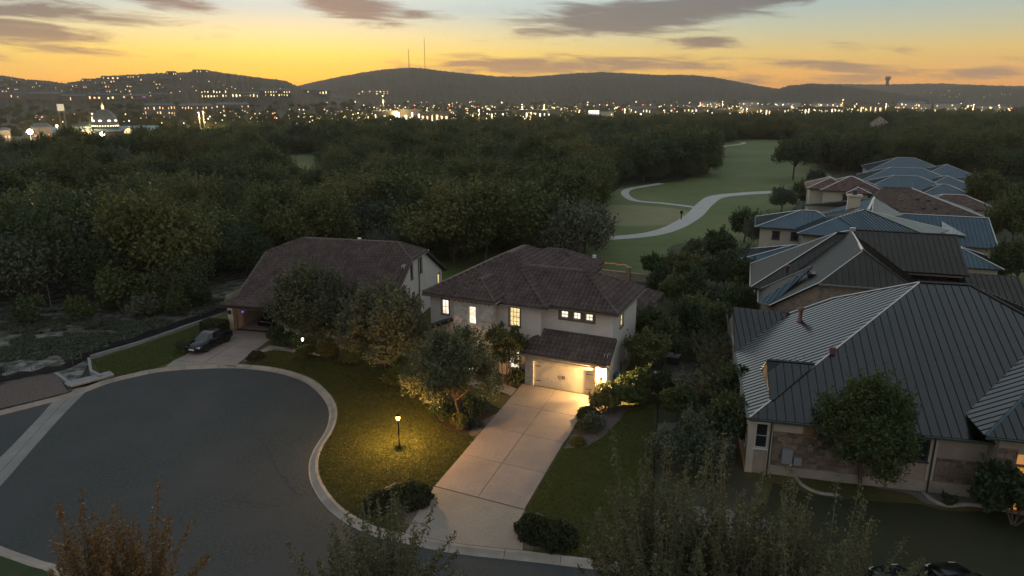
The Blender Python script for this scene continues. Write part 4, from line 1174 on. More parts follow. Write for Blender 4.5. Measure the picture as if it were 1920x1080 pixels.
def blue_house():
    h = empty('metal_roof_house', (50, 85, 0), -R(20))
    tag(h, 'cream two storey house with blue metal hip roofs and a square chimney', 'house')
    W = 'stucco_cream'
    hip(h, -18.2, -6.5, -2.3, 6.3, 6.2, .43, rl=5.6)
    g = box_walls(h, -17.5, -7, -1.7, 5.7, -.3, 6.1, W, {'f': [(1.6, 2.35, 4.6, 5.6), (3.9, 4.65, 4.6, 5.6)]})
    for a in (1.6, 3.9): window(h, g[0], a, a + .75, 4.6, 5.6, 'dark_glass', 1, 1, 'dark_trim')
    # middle hip with apex towards the camera
    z = 6.2; p2, p3 = (-8.4, -2.2, 7.95), (-5.2, 1.0, 8.6); A = (-13.2, -5.7, z); Bq = (-4.8, -6.6, z)
    roof(h, [A, Bq, p2], 'rib', 'blue_metal', lift=.05); roof(h, [(-13.2, 5, z), A, p2, p3], 'rib', 'blue_metal', lift=.05); roof(h, [Bq, (1.9, -2.5, z), p3, p2], 'rib', 'blue_metal', lift=.05)
    cap(h, A, p2, 'bright_flashing', .06, .08, True); cap(h, Bq, p2, 'blue_metal', .09, .08, True); cap(h, p2, p3, 'bright_flashing', .08, .08, True)
    roof(h, [(1.9, -2.5, z), (5.2, 3.4, z), p3], 'rib', 'lit_blue_slope', lift=.05); cap(h, p3, (1.9, -2.5, z), 'dark_trim', .08, .08, True); cap(h, p3, (5.2, 3.4, z), 'bright_flashing', .07, .08, True)
    gutter(h, A, Bq, 'dark_trim')
    box_walls(h, -12.5, -4, -5, 4, -.3, 6.1, W)
    # tall rear section
    q = (-2.8, 11, 9.0); q2 = (-4.6, 4.5, 8.5)
    roof(h, [(-12, 7, 6.3), (-4, 5.5, 7.2), q], 'rib', 'blue_metal', lift=.03); roof(h, [(-4, 2.5, 7.2), (1.6, 13.5, 6.4), q], 'rib', 'lit_blue_slope', lift=.04); cap(h, q, (-4.4, 3.2, 8.3), 'bright_flashing', .16, .06, True)
    roof(h, [(2, 20, 6.3), (-12, 20, 6.3), q], 'rib', 'blue_metal')
    box_walls(h, -11, 1, 8, 19, -.3, 6.3, W)
    # long right section
    hip(h, -2, 12.8, 9.6, 21.6, 3.1, .53, rl=1.0, rr=.2)
    roof(h, [(6.5, 11.8, 4.3), (9.3, 11.4, 4.2), (6.6, 14.2, 5.6)], 'rib', 'lit_blue_slope', lift=.15)
    box_walls(h, -1.5, 12.3, 10.2, 21, -.3, 3.0, W)
    hip(h, 2.5, 10, -3.5, 5, 3.0, .42); box_walls(h, 3, 9.5, -3, 4.5, -.3, 2.9, W)
    d = MB(); d.box(7.3, 7.7, 8.9, 9.5, 3.0, 4.2); d.obj('white_vent', 'white_trim', h)
    hip(h, -20, -9, -9, -2.6, 3.0, .55, rl=6.5, rr=.5); box_walls(h, -19.4, -9.5, -8.4, -3, -.3, 2.9, W)
    c = MB(); c.box(-6.9, -5.4, 3.4, 4.6, 5, 10.0); c.box(-7.1, -5.2, 3.2, 4.8, 10.0, 10.2)
    co = c.obj('chimney', W, h); c = MB(); c.box(-6.4, -5.9, 3.7, 4.2, 10.2, 10.85); c.obj('chimney_pot', 'blue_metal', co)
    return h


mat('lit_blue_slope', (.34, .36, .34), (.40, .42, .40), 1, .45, .1, 2, metal=.6)  # paler copy of the blue metal: reflected sky light put into the colour
blue_house()


def tower_house():
    h = empty('tile_roof_house', (50, 85, 0), -R(20))
    tag(h, 'cream house with red brown tile roofed upper floor and long brown shingle roof', 'house')
    W = 'stucco_cream'
    hip(h, -9.8, -1.5, 43.2, 53.2, 6.2, .42, 'flat', 'red_tile', 'white_trim'); box_walls(h, -9.2, -2, 43.8, 52.6, -.3, 6.1, W)
    hip(h, -7.6, 3.2, 41, 51.4, 6.25, .42, 'flat', 'red_tile', 'white_trim'); g = box_walls(h, -7, 2.6, 41.6, 50.8, -.3, 6.1, W, {'f': [(3.4, 4.7, 3.9, 5.5)]})
    window(h, g[0], 3.4, 4.7, 3.9, 5.5, 'dark_glass', 2, 1, 'dark_trim')
    hip(h, -3.4, .8, 39.6, 45.0, 6.1, .4, 'flat', 'red_tile', 'white_trim'); box_walls(h, -2.9, .3, 40.2, 44.5, -.3, 6.0, W)
    # long brown roof
    r1, r2 = (2.3, 39, 7.4), (6.8, 39.4, 7.4); B = 'brown_shingle'; z = 3.4
    roof(h, [(-1.5, 32.6, z), (17.8, 33.4, z), r2, r1], 'flat', B); roof(h, [(17.8, 33.4, z), (17.8, 46, z), r2], 'flat', 'lit_shingle'); roof(h, [(17.8, 46, z), (-1.5, 45.5, z), r1, r2], 'flat', B); roof(h, [(-1.5, 45.5, z), (-1.5, 32.6, z), r1], 'flat', B)
    cap(h, r2, (17.8, 33.4, z), 'white_trim', .10, .03, True); cap(h, r1, r2, B, .08, .03, True); gutter(h, (-1.5, 32.6, z), (17.8, 33.4, z))
    box_walls(h, -1, 17.2, 33.4, 45, -.3, 3.3, W)
    for a, b in ((7.5, 36.8), (9.2, 36.6), (8.2, 34.8), (10.0, 34.9)):
        d = MB(); zz = z + (b - 33) * .62; d.box(a - .25, a + .25, b - .2, b + .2, zz - .1, zz + .25); d.obj('roof_vent', 'dark_trim', h)
    hip(h, 9.6, 22.6, 46.5, 56, 3.2, .42, 'flat', B, 'white_trim'); box_walls(h, 10.2, 22, 47.1, 55.4, -.3, 3.1, W)
    return h


mat('lit_shingle', (.20, .195, .185), (.26, .25, .24), 1.5, .8, .3, rnd=.2)  # brown shingle made greyer for the right slope; its light is in the colour
tower_house()


def far_blue(label, rects, rz=-R(20), loc=(50, 85, 0)):
    h = empty('metal_roof_house', loc, rz); tag(h, label, 'house', 'far blue roofed houses in a row')
    for a0, a1, b0, b1, z in rects:
        hip(h, a0, a1, b0, b1, z, .40, 'rib', 'blue_metal', 'bright_flashing', .6); box_walls(h, a0 + .5, a1 - .5, b0 + .5, b1 - .5, -.3, z - .1, 'stucco_cream')


far_blue('blue metal hip roof house just past the red brown tiled upper floor', [(3.2, 21, 70, 83, 3.4), (13, 24, 66, 76, 3.0)])
far_blue('blue metal hip roof house second of the far row before the oaks', [(5, 25, 88, 101, 3.6), (17, 28, 82, 94, 3.0)])
far_blue('smallest and farthest blue roof house at the foot of the dark oaks', [(9, 29, 112, 128, 3.6), (20, 34, 104, 118, 3.2)])

# pale gable house alone in the woods
def wood_house():
    p = G(1648, 248); h = empty('gable_house', (p.x, p.y, 0), -R(25)); tag(h, 'small pale gable house alone among dark trees below the skyline', 'house')
    wall(h, (-6, 0), (6, 0), 0, 6, 'stucco_cream', (), .2, 'gable_wall', [(0, 6), (12, 6), (6, 10.5)]); wall(h, (6, 0), (6, 14), 0, 6, 'stucco_cream'); wall(h, (-6, 14), (-6, 0), 0, 6, 'stucco_cream')
    roof(h, [(-6.4, 14, 5.8), (-6.4, -.4, 5.8), (0, -.4, 10.7), (0, 14, 10.7)], 'flat', 'brown_shingle'); roof(h, [(6.4, -.4, 5.8), (6.4, 14, 5.8), (0, 14, 10.7), (0, -.4, 10.7)], 'flat', 'brown_shingle')


wood_house()
# ================================================================== TREES AND SHRUBS
def leaf_cloud(name, P, size, m, rs, up=.35, elong=1.7):
    n = len(P); N = rs.normal(size=(n, 3)); N[:, 2] += up * 2; N /= np.linalg.norm(N, axis=1)[:, None]
    T = np.cross(N, rs.normal(size=(n, 3))); T /= np.linalg.norm(T, axis=1)[:, None]; B = np.cross(N, T)
    s = size * rs.uniform(.6, 1.35, n)[:, None]
    V = np.empty((n, 4, 3)); V[:, 0] = P - T * s * elong * .5; V[:, 1] = P + B * s * .5; V[:, 2] = P + T * s * elong * .5; V[:, 3] = P - B * s * .5
    return quadmesh(name, V.reshape(-1, 3), np.arange(n * 4).reshape(-1, 4), m, rs.random(n))


def crown_points(rs, R_, z0, z1, ncl, nleaf, cr=.34, flat=.75, taper=0.0, spray=.16):
    zc, hz_ = (z0 + z1) / 2, (z1 - z0) / 2; C = []
    while len(C) < ncl:
        d = rs.normal(size=3); d /= np.linalg.norm(d)
        if d[2] < -.55: continue
        r = rs.uniform(.35, .92) ** .6
        w = 1 - taper * max(d[2], 0)
        C.append((d[0] * r * R_ * w * (1 - cr * .6), d[1] * r * R_ * w * (1 - cr * .6), zc + d[2] * r * hz_ * (1 - cr * .5)))
    C = np.array(C); rad = R_ * cr * rs.uniform(.65, 1.3, ncl)
    w = rad ** 2; k = rs.choice(ncl, nleaf, p=w / w.sum())
    d = rs.normal(size=(nleaf, 3)); d /= np.linalg.norm(d, axis=1)[:, None]
    r = rs.random(nleaf) ** .42
    bump = 1 + .25 * np.sin(d[:, 0] * 5 + k) * np.sin(d[:, 1] * 6 + k * 2)
    P = C[k] + d * (r * rad[k] * bump)[:, None] * np.array([1, 1, flat])
    ns = int(nleaf * spray)                      # loose sprays that break the outline
    if ns > 30:
        m_ = max(ns // 26, 1); i = rs.choice(ncl, m_); o = C[i] - np.array([0, 0, z0]); o = o / (np.linalg.norm(o, axis=1)[:, None] + 1e-6)
        o = o + rs.normal(0, .35, (m_, 3)) + np.array([0, 0, .25]); o /= np.linalg.norm(o, axis=1)[:, None]
        q = rs.integers(m_, size=ns); t = rs.random(ns)
        ln = (rad[i] * rs.uniform(1.0, 1.75, m_))[q]
        P[:ns] = C[i][q] + o[q] * (t * ln)[:, None] + rs.normal(0, .09, (ns, 3)) * (1.3 - t)[:, None] * (R_ / 3)
    return P, C


def trunk_mesh(name, rs, H, C, r0, m='bark', lean=.15, limbs=9, split=.35, stems=1):
    mb = MB()
    for s in range(stems):
        ang = rs.uniform(0, 6.28); sp = 0 if stems == 1 else .35
        b = Vector((math.cos(ang) * sp, math.sin(ang) * sp, -.12)); top = Vector((rs.normal(0, lean) + b.x * 2.0, rs.normal(0, lean) + b.y * 2.0, H * split))
        mid = b.lerp(top, .5) + Vector((rs.normal(0, lean * .4), rs.normal(0, lean * .4), 0))
        mb.tube([b, b + Vector((0, 0, .25)), mid, top], [r0 * 1.35, r0, r0 * .8, r0 * .62], 7)
        idx = rs.choice(len(C), min(limbs // stems + 1, len(C)), replace=False)
        for i in idx:
            e = Vector(C[i]); q = top.lerp(e, .5) + Vector((0, 0, .12 * (e - top).length))
            st = top.lerp(mid, rs.uniform(0, .4)); mb.tube([st, q, e], [r0 * .5, r0 * .3, r0 * .1], 5, 0, False)
    return mb.mesh(name, m, True)


def make_tree(seed, H, Rr, z0, ncl, nleaf, leaf, m, r0=.16, bark='bark', cr=.34, flat=.75, limbs=9, stems=1, split=.35, taper=0.0, elong=1.7, spray=.16):
    rs = np.random.default_rng(seed); P, C = crown_points(rs, Rr, z0, H, ncl, nleaf, cr, flat, taper, spray)
    return trunk_mesh('trunk', rs, H, C, r0, bark, limbs=limbs, stems=stems, split=split), leaf_cloud('crown', P, leaf, m, rs, elong=elong)


def plant(name, protos, loc, label, cat='tree', group=None, s=1.0, rz=None, sz=None, kids=('trunk', 'crown')):
    t = empty(name, loc, random.uniform(0, 6.28) if rz is None else rz); t.scale = (s, s, s if sz is None else sz)
    for k, me in zip(kids, protos): link(k, me, t)
    return tag(t, label, cat, group)


def feather_tree(seed, H, Rr, nshoot, per, leaf, m, stems=4, bark='twig', spread=1.0):
    """multi stemmed tree of long rising shoots with narrow leaves all along them"""
    rs = np.random.default_rng(seed); mb = MB(); P = []
    hubs = []
    for s in range(stems):
        a = rs.uniform(0, 6.28); top = Vector((math.cos(a) * Rr * rs.uniform(.2, .5), math.sin(a) * Rr * rs.uniform(.2, .5), H * rs.uniform(.35, .5)))
        mb.tube([(math.cos(a) * .1, math.sin(a) * .1, -.1), top * .5 + Vector((0, 0, .2)), top], [.09, .07, .045], 6); hubs.append(top)
    for i in range(nshoot):
        h = hubs[rs.integers(stems)]; a = rs.uniform(0, 6.28); out = Rr * rs.uniform(.15, 1.0) * spread; rise = H * rs.uniform(.15, .62)
        st = h * rs.uniform(.55, 1.0); e = Vector((st.x + math.cos(a) * out, st.y + math.sin(a) * out, min(st.z + rise * (1.1 - .6 * out / Rr), H)))
        mid = st.lerp(e, .5) + Vector((math.cos(a + 1) * out * .1, math.sin(a + 1) * out * .1, rise * .10))
        mb.tube([st, mid, e], [.026, .017, .006], 4, 0, False)
        t = rs.uniform(.12, 1.0, per); q = np.array([(st.lerp(mid, 2 * x) if x < .5 else mid.lerp(e, 2 * x - 1)) for x in t])
        P.append(q + rs.normal(0, .17, (per, 3)) * (1.25 - t)[:, None])
    P = np.concatenate(P)
    return mb.mesh('trunk', bark, True), leaf_cloud('crown', P, leaf, m, rs, .5, 2.8)


def make_bush(seed, Rr, H, nleaf, leaf, m, ncl=10, cr=.42, shear=False):
    rs = np.random.default_rng(seed)
    if shear:       # clipped ball: leaves in a thin shell
        d = rs.normal(size=(nleaf, 3)); d /= np.linalg.norm(d, axis=1)[:, None]; d[:, 2] = np.abs(d[:, 2])
        bump = 1 + .13 * np.sin(d[:, 0] * 6 + 1) * np.sin(d[:, 1] * 5 + 1) + .06 * np.sin(d[:, 2] * 11 + d[:, 0] * 9)
        P = d * (rs.random(nleaf) ** .22 * bump)[:, None] * np.array([Rr, Rr, H]) * np.array([1, 1, 1.0])
        P[:, 2] = np.maximum(P[:, 2], .02)
    else: P, _ = crown_points(rs, Rr, 0.05, H, ncl, nleaf, cr, .8)
    st = MB()
    for i in range(5): st.tube([(0, 0, -.1), (rs.normal(0, Rr * .3), rs.normal(0, Rr * .3), H * .6)], [.03, .012], 4, 0, False)
    return st.mesh('stem', 'twig'), leaf_cloud('foliage', P, leaf, m, rs)


# ---- front gardens
KB = ('stem', 'foliage')
tA = make_tree(11, 8.2, 4.1, .8, 64, 48000, .115, 'leaf_shade', .17, 'bark_warm', .25, spray=.26, elong=2)
plant('shade_tree', tA, G(727, 712), 'broad grey green shade tree on the lawn between the two tile roof houses', rz=.4)
tB = make_tree(12, 6.9, 4.3, .9, 60, 27000, .085, 'leaf_front', .17, 'bark_warm', .22, taper=.62, spray=.45, elong=2.8, limbs=16, split=.28)
plant('shade_tree', tB, G(857, 787), 'spreading tree in the mulch bed in front of the lit entrance', rz=1.0)
tC = make_tree(13, 5.6, 1.9, .9, 34, 11000, .10, 'leaf_warm', .06, 'bark_warm', .26, stems=3, split=.4)
plant('small_tree', tC, G(948, 724), 'slim multi stemmed small tree against the lit stucco wall', rz=.2)
tD = make_tree(14, 8.3, 4.3, .5, 66, 48000, .12, 'leaf_shade', .17, 'bark', .25, spray=.24, elong=2)
plant('shade_tree', tD, G(597, 664), 'large dense tree hiding the middle of the open garage house', rz=2.0)
tE = make_tree(15, 5.5, 1.5, .5, 14, 7000, .14, 'leaf_grey', .07, 'bark', .4)
plant('small_tree', tE, G(640, 672), 'narrow pale leaved small tree between the two large shade trees')
tF = make_tree(16, 7.5, 3.4, .3, 64, 46000, .10, 'leaf_olive', .13, 'bark', .25, taper=.7, spray=.26)
plant('shade_tree', tF, G(1612, 915), 'dark tree in front of the stone wall under the nearest metal roof', rz=.7)

bushes = {}
def bush(name, key, px, s, label, group=None, cat='shrub', z=0.0, sz=None):
    if key not in bushes:
        R_, H, n, lf, m, sh = {'ball': (1, .95, 7000, .07, 'leaf_hedge', True), 'loose': (1, 1.6, 6500, .10, 'leaf_olive', False), 'warm': (1, 1.5, 6500, .10, 'leaf_warm', False), 'low': (1, .9, 5000, .09, 'leaf_grey', False),
                               'yellow': (1, .95, 5000, .09, 'leaf_yellow', True), 'dark': (1, 1.6, 6500, .10, 'leaf_dark', False)}[key]
        bushes[key] = make_bush(len(bushes) + 50, R_, H, n, lf, m, shear=sh)
    p = G(*px); p.z = z
    return plant(name, bushes[key], p, label, cat, group, s, kids=KB, sz=sz)


HG = 'clipped shrubs where the driveway meets the street'
bush('clipped_shrub', 'ball', (712, 952), .95, 'leftmost clipped round shrub in the pebble bed by the street', HG)
bush('clipped_shrub', 'ball', (742, 944), 1.05, 'clipped shrub in the middle of the trio left of the driveway mouth', HG)
bush('clipped_shrub', 'ball', (776, 938), 1.15, 'largest clipped ball shrub left of the driveway mouth', HG)
bush('clipped_shrub', 'ball', (1002, 1000), 1.05, 'clipped shrub touching the right edge of the driveway mouth', HG)
bush('clipped_shrub', 'ball', (1044, 1014), 1.15, 'clipped shrub on the lawn side right of the driveway mouth', HG)
bush('leafy_shrub', 'low', (745, 962), .5, 'small leafy plant in front of the clipped trio', None)
bush('leafy_shrub', 'warm', (1004, 1003), .55, 'green sprouting plant before the right clipped shrub', None)
BG = 'shrubs in the bed right of the driveway'
bush('shrub', 'warm', (1133, 770), 1.35, 'tall loose shrub lit by the garage lantern', BG)
bush('shrub', 'loose', (1162, 766), 1.25, 'loose shrub right beside the lantern lit one', BG)
bush('shrub', 'loose', (1190, 752), 1.6, 'dark tall shrub at the house corner behind the lantern lit one', BG)
bush('clipped_shrub', 'ball', (1103, 782), .85, 'dark clipped dome at the top of the driveway bed', BG)
bush('shrub', 'low', (1112, 806), 1.15, 'low greyish shrub in the middle of the driveway bed', BG)
bush('shrub', 'warm', (1092, 812), .6, 'small bright green shrub on the driveway edge', BG)
bush('clipped_shrub', 'yellow', (1083, 832), .55, 'small yellow ball shrub at the tip of the driveway bed', BG)
for i, (x, y, s, k, l) in enumerate([(860, 805, .8, 'warm', 'low green shrub at the front edge of the mulch bed'), (905, 772, .8, 'low', 'silvery shrub beside the front walk'), (893, 800, .55, 'low', 'small silvery shrub on the mulch bed rim'),
                                     (830, 790, .9, 'dark', 'dark shrub left of the tree trunk in the mulch bed'), (885, 785, 1.0, 'dark', 'dark shrub right of the tree trunk in the mulch bed'), (970, 720, .9, 'warm', 'bright green shrub under the ground floor window'),
                                     (735, 722, 1.0, 'loose', 'shrub at the foot of the lawn shade tree'), (815, 735, 1.2, 'dark', 'dark shrub before the warm lit bay wall'), (760, 715, 1.1, 'loose', 'loose shrub between shade tree and bay wall')]):
    bush('shrub', k, (x, y), s, l, 'shrubs around the lit house')
for i, (x, y, s, k, l) in enumerate([(480, 672, .75, 'ball', 'round shrub where the neighbour drive meets the kerb'), (344, 662, .7, 'dark', 'dark shrub in front of the parked sedan'), (545, 655, 1.0, 'dark', 'dark shrub beside the neighbour garage opening'),
                                     (520, 643, 1.0, 'dark', 'dark clipped shrub at the garage jamb'), (575, 672, .8, 'loose', 'shrub behind the small neighbour lamp'), (612, 672, 1.0, 'warm', 'reddish shrub under the large dense tree'), (655, 682, .9, 'loose', 'shrub under the narrow pale tree')]):
    bush('shrub', k, (x, y), s, l, 'shrubs of the open garage house')
for x, y, s, l in [(1776, 948, .45, 'round little shrub alone in the grey gravel bed'), (1862, 938, .6, 'little shrub at the gravel end by the orange entry'), (1900, 984, 2.0, 'dark shrub in front of the orange lit entry'), (1945, 1000, 1.8, 'dark shrub cut by the picture edge near the entry')]:
    bush('shrub', 'dark', (x, y), s, l, 'shrubs along the stone house')


def hedge():
    rs = np.random.default_rng(5); n = 9000; P = rs.uniform(-1, 1, (n, 3)); ax = rs.integers(0, 3, n); sg = np.where(rs.random(n) < .5, -1, 1)
    P[np.arange(n), ax] = sg * rs.uniform(.86, 1.03, n); P = P * np.array([1.15, .75, .62]); P[:, 2] += .64
    me = leaf_cloud('foliage', P, .075, 'leaf_hedge', rs); o = empty('box_hedge', G(404, 624), -R(12.3)); link('foliage', me, o); mb = MB(); mb.box(-.9, .9, -.5, .5, -.1, 1.0); mb.obj('stem', 'twig', o)
    tag(o, 'square clipped hedge block between the parked sedan and garage corner', 'hedge')


hedge()

# ---- side yard thicket between the houses
SP = [make_tree(21, 5.0, 2.1, .5, 26, 11000, .15, 'leaf_dark', .09, 'bark', .36, stems=2), make_tree(22, 5.5, 2.3, .8, 28, 11000, .15, 'leaf_olive', .1, 'bark', .34),
      make_tree(23, 4.2, 2.0, .4, 24, 10000, .14, 'leaf_grey', .08, 'bark', .36, stems=3), feather_tree(24, 4.5, 2.3, 150, 46, .075, 'leaf_feather', 4)]
side = [(1212, 712, 1, .9), (1245, 690, 0, .9), (1215, 660, 1, .85), (1285, 665, 0, .95), (1320, 690, 3, .95), (1345, 720, 3, 1.0), (1300, 640, 1, .9), (1345, 660, 0, .95), (1375, 700, 2, .8), (1290, 770, 2, .75), (1335, 790, 3, .9),
        (1370, 790, 0, .8), (1270, 800, 1, .62), (1310, 850, 2, .75), (1360, 850, 0, .85), (1262, 590, 1, .95), (1300, 590, 0, 1.0), (1340, 600, 2, 1.0), (1378, 620, 1, .9), (1235, 565, 0, .9), (1275, 550, 1, .95), (1315, 545, 2, 1.0), (1355, 555, 0, 1.1),
        (1390, 560, 1, .9), (1250, 530, 2, .85), (1300, 515, 0, 1.0), (1345, 510, 1, 1.15), (1385, 515, 2, 1.0), (1225, 530, 1, .75), (1368, 640, 3, .9), (1350, 745, 3, .8), (1245, 880, 2, .62), (1285, 890, 2, .7), (1330, 900, 2, .7), (1240, 755, 0, .5)]
kinds = ['dark leafy', 'olive green', 'grey leaved', 'wispy']
def spot(x, y):
    if y < 580: return 'behind the lit house'
    if y < 680: return 'beside the lit gable'
    if y < 830: return 'by the bright metal slope'
    return 'at the street end'
for x, y, k, s in side:
    near = ('hard by the fence' if x < 1230 else 'near the fence') if x < 1265 else (('midway' if x < 1300 else 'past midway') if x < 1330 else ('toward metal roof' if x < 1358 else 'touching metal roof'))
    hgt = 'taller' if s > .88 else 'shorter'
    plant('thicket_tree', SP[k], G(x, y), f'{hgt} {kinds[k]} thicket tree {spot(x, y)}, {near}', group=f'{kinds[k]} thicket trees {spot(x, y)}', s=s * random.uniform(.9, 1.08))

# ---- near trees whose tops rise into the bottom of the picture
ft = [feather_tree(31, 13.3, 2.9, 470, 270, .043, 'leaf_feather', 6), feather_tree(32, 12.9, 2.9, 470, 270, .043, 'leaf_feather', 7)]
for i, (x, y, s, l) in enumerate([(1255, 17.8, 1.0, 'wispy pale tree nearest the driveway lawn by the street'), (1385, 18.4, 1.06, 'tallest wispy multi stemmed tree beside the pale gravel patch'), (1530, 17.6, 1.0, 'wispy tree in front of the stone house corner'), (1668, 17.9, .93, 'wispy tree reaching right over the dark lawn')]):
    p = AT(x, 1000, y); plant('wispy_tree', ft[i % 2], (p.x, p.y, 0), l, group='wispy trees along the street', s=s)
t1 = feather_tree(33, 12.6, 2.6, 560, 240, .046, 'leaf_feather', 4)
p = AT(690, 1010, 17.2); plant('wispy_tree', t1, (p.x, p.y, 0), 'wispy tree top rising before the driveway mouth at the near kerb')
t2 = feather_tree(34, 11.7, 2.1, 420, 230, .046, 'leaf_orange', 3); p = AT(205, 1010, 21.3); plant('autumn_tree', t2, (p.x, p.y, 0), 'orange brown autumn tree top over the asphalt')
t3 = make_tree(35, 9.3, 1.1, 4.5, 16, 6000, .12, 'leaf_shade', .09, 'bark', .42, taper=.6); p = AT(258, 1040, 21.3); plant('small_tree', t3, (p.x, p.y, 0), 'slim green tree top touching the orange autumn tree')

# ---- woods
WP = [make_tree(40 + i, H * 1.06, r_ * 1.18, z0 * .6, nc + 6, 15000, lf * .54, m, .16, 'bark', cr, fl) for i, (H, r_, z0, nc, lf, m, cr, fl) in enumerate([
    (7.5, 4.2, 1.2, 26, .36, 'leaf_dark', .36, .8), (6.8, 4.4, 1.0, 30, .36, 'leaf_olive', .33, .75), (8.2, 4.0, 1.5, 24, .36, 'leaf_olive', .36, .85), (6.0, 3.6, .8, 22, .34, 'leaf_grey', .36, .8),
    (7.2, 4.6, 1.2, 32, .36, 'leaf_dark', .32, .75), (5.6, 3.2, .6, 20, .32, 'leaf_warm', .38, .8), (8.8, 4.6, 2.0, 30, .38, 'leaf_warm', .33, .8), (6.4, 3.0, .6, 18, .32, 'leaf_dark', .40, 1.0)])]
BIG = [make_tree(60 + i, H, r_, z0, nc, 15000, lf, m, .3, 'bark', cr, .8, 12) for i, (H, r_, z0, nc, lf, m, cr) in enumerate([(11.2, 6.2, 1.2, 46, .28, 'leaf_warm', .30), (11.5, 6.8, 3.0, 46, .30, 'leaf_dark', .30), (9.5, 5.2, 1.0, 40, .26, 'leaf_grey', .32), (10.5, 6.0, 1.2, 44, .28, 'leaf_olive', .30)])]
for x, y, k, s, l in [(-3.5, 91, 0, 1.0, 'big olive brown oak directly behind the lit house'), (2.5, 95, 3, 1.0, 'big dark oak behind the lit house roof peak'), (8.8, 92, 2, .95, 'grey green oak where the cart path ends'), (-9, 98, 3, .8, 'oak behind the gap between the tile roofs'), (11, 101, 2, .8, 'small grey oak at the putting green edge'),
                      (14.5, 130, 0, .8, 'olive oak bordering the left of the putting green'), (17.5, 150, 3, .9, 'dark oak left of the cart path loop')]:
    plant('oak_tree', BIG[k], (x, y, 0), l, group='large oaks behind the lit house', s=s)
for px, py, s, l in [(1205, 340, 1.0, 'oak with dark trunk first in the fairway edge row'), (1238, 336, 1.05, 'oak second in the fairway edge row above the path loop'), (1268, 334, 1.1, 'oak third in the fairway edge row with leaning trunk'), (1300, 326, 1.1, 'last oak of the fairway edge row reaching over the grass'), (1487, 337, 1.02, 'lone dark oak standing on the right of the fairway'),
                     (1540, 322, .95, 'oak just right of the lone fairway oak'), (1580, 325, .9, 'oak between the lone oak and blue far roofs'), (1615, 318, .9, 'oak above the far blue roofs')]:
    plant('oak_tree', BIG[1], G(px, py), l, group='oaks around the fairway', s=s)

fair = [G(*p)[:2] for p in [(1130, 440), (1100, 440), (1100, 395), (1150, 355), (1200, 342), (1330, 331), (1335, 300), (1322, 274), (1390, 262), (1505, 262), (1510, 290), (1540, 335), (1480, 380), (1450, 420), (1400, 450), (1380, 500), (1150, 520)]]
clear_ = [G(*p)[:2] for p in [(535, 372), (528, 340), (526, 302), (548, 290), (600, 290), (622, 310), (620, 340), (612, 372)]]
houses_zone = [(13, 30), (13, 100), (24, 112), (30, 130), (48, 180), (70, 215), (120, 222), (140, 190), (200, 200), (200, 30)]
near_edge = [(-300, 40), (-110, 58), (-85, 67), (-55, 70), (-36, 76), (-32, 92), (-24, 90), (-4, 88), (8, 98), (14, 118), (300, 118), (300, -10), (-300, -10)]
def far_limit(az):
    return float(np.interp(az, [-45, -37, -20, -15, -8, 3, 6, 18, 22, 28, 45], [300, 300, 320, 400, 420, 430, 520, 560, 640, 760, 800]))
cand = []
rs = np.random.default_rng(3)
for gx in np.arange(-330, 560, 6.9):
    for gy in np.arange(60, 800, 6.9):
        x, y = gx + rs.uniform(-2.6, 2.6), gy + rs.uniform(-2.6, 2.6); az = math.degrees(math.atan2(x, y)); d = math.hypot(x, y)
        if abs(az) > 52 or d > far_limit(az) + rs.normal(0, 15): continue
        if inside((x, y), fair) or inside((x, y), clear_) or inside((x, y), houses_zone) or inside((x, y), near_edge): continue
        wh = G(1652, 248)
        if abs(az - math.degrees(math.atan2(wh.x, wh.y))) < 1.3 and wh.length - 150 < d < wh.length + 22: continue
        if any((x - a) ** 2 + (y - b) ** 2 < 20 for a, b in ((-3.5, 91), (2.5, 95), (8.8, 92))): continue
        cand.append((d, x, y))
cand.sort(); cand = [c for c in cand if abs(math.atan2(c[1], c[2])) < R(39.5)][:285] + [c for c in cand if abs(math.atan2(c[1], c[2])) >= R(39.5)] + [c for c in cand if abs(math.atan2(c[1], c[2])) < R(39.5)][285:]
wk = ['dark green', 'olive', 'olive', 'grey green', 'dark green', 'yellowish', 'yellowish', 'dark green']
def zone(x, y):
    if x < -30 and y < 110: return 'at the front of the woods above the stony lot'
    if x < -30: return 'deep in the woods left of the fairway'
    if x < 20: return 'in the woods behind the tile roof houses'
    return 'in the woods along the fairway'
def wood_label(x, y, colr, s):
    az = math.degrees(math.atan2(x, y)); d = math.hypot(x, y)
    i = int(np.searchsorted([-34.5, -31, -27, -23, -18.5, -13, -8, -3, 3, 9], az))
    colm = ['at the far left edge', 'below the billboard', 'below the domed hall', 'below the apartment row', 'below the lit slope houses', 'below the gap in the hills', 'left below the masts', 'below the masts', 'below the shop fronts', 'below the glowing screen', 'beside the fairway'][i]
    edge = float(np.interp(az, [-45, -33, -27, -20, -12, -3, 5, 10, 30], [86, 90, 92, 98, 98, 95, 118, 150, 230])); k = int(min((d - edge) // 9, 9)) if d > edge else 0
    row = ['in front row', 'in second row', 'in third row', 'in fourth row', 'in fifth row', 'in sixth row', 'in seventh row', 'deeper', 'deeper', 'deepest'][k]
    sz = 'small' if s < .95 else ('large' if s > 1.1 else 'medium')
    t = f'{sz} {colr} tree {row} of the woods {colm}'
    return t, f'{colr} trees of the woods {colm}'


for d, x, y in cand[:285]:
    k = int(rs.integers(8)); s = float(rs.choice((.72, .9, 1.0, 1.15, 1.35)) * rs.uniform(.92, 1.08)); z_ = zone(x, y)
    lb, gp = wood_label(x, y, wk[k], s)
    plant('woodland_tree', WP[k], (x, y, -.15), lb, group=gp, s=s, sz=s * float(rs.uniform(.85, 1.1)))


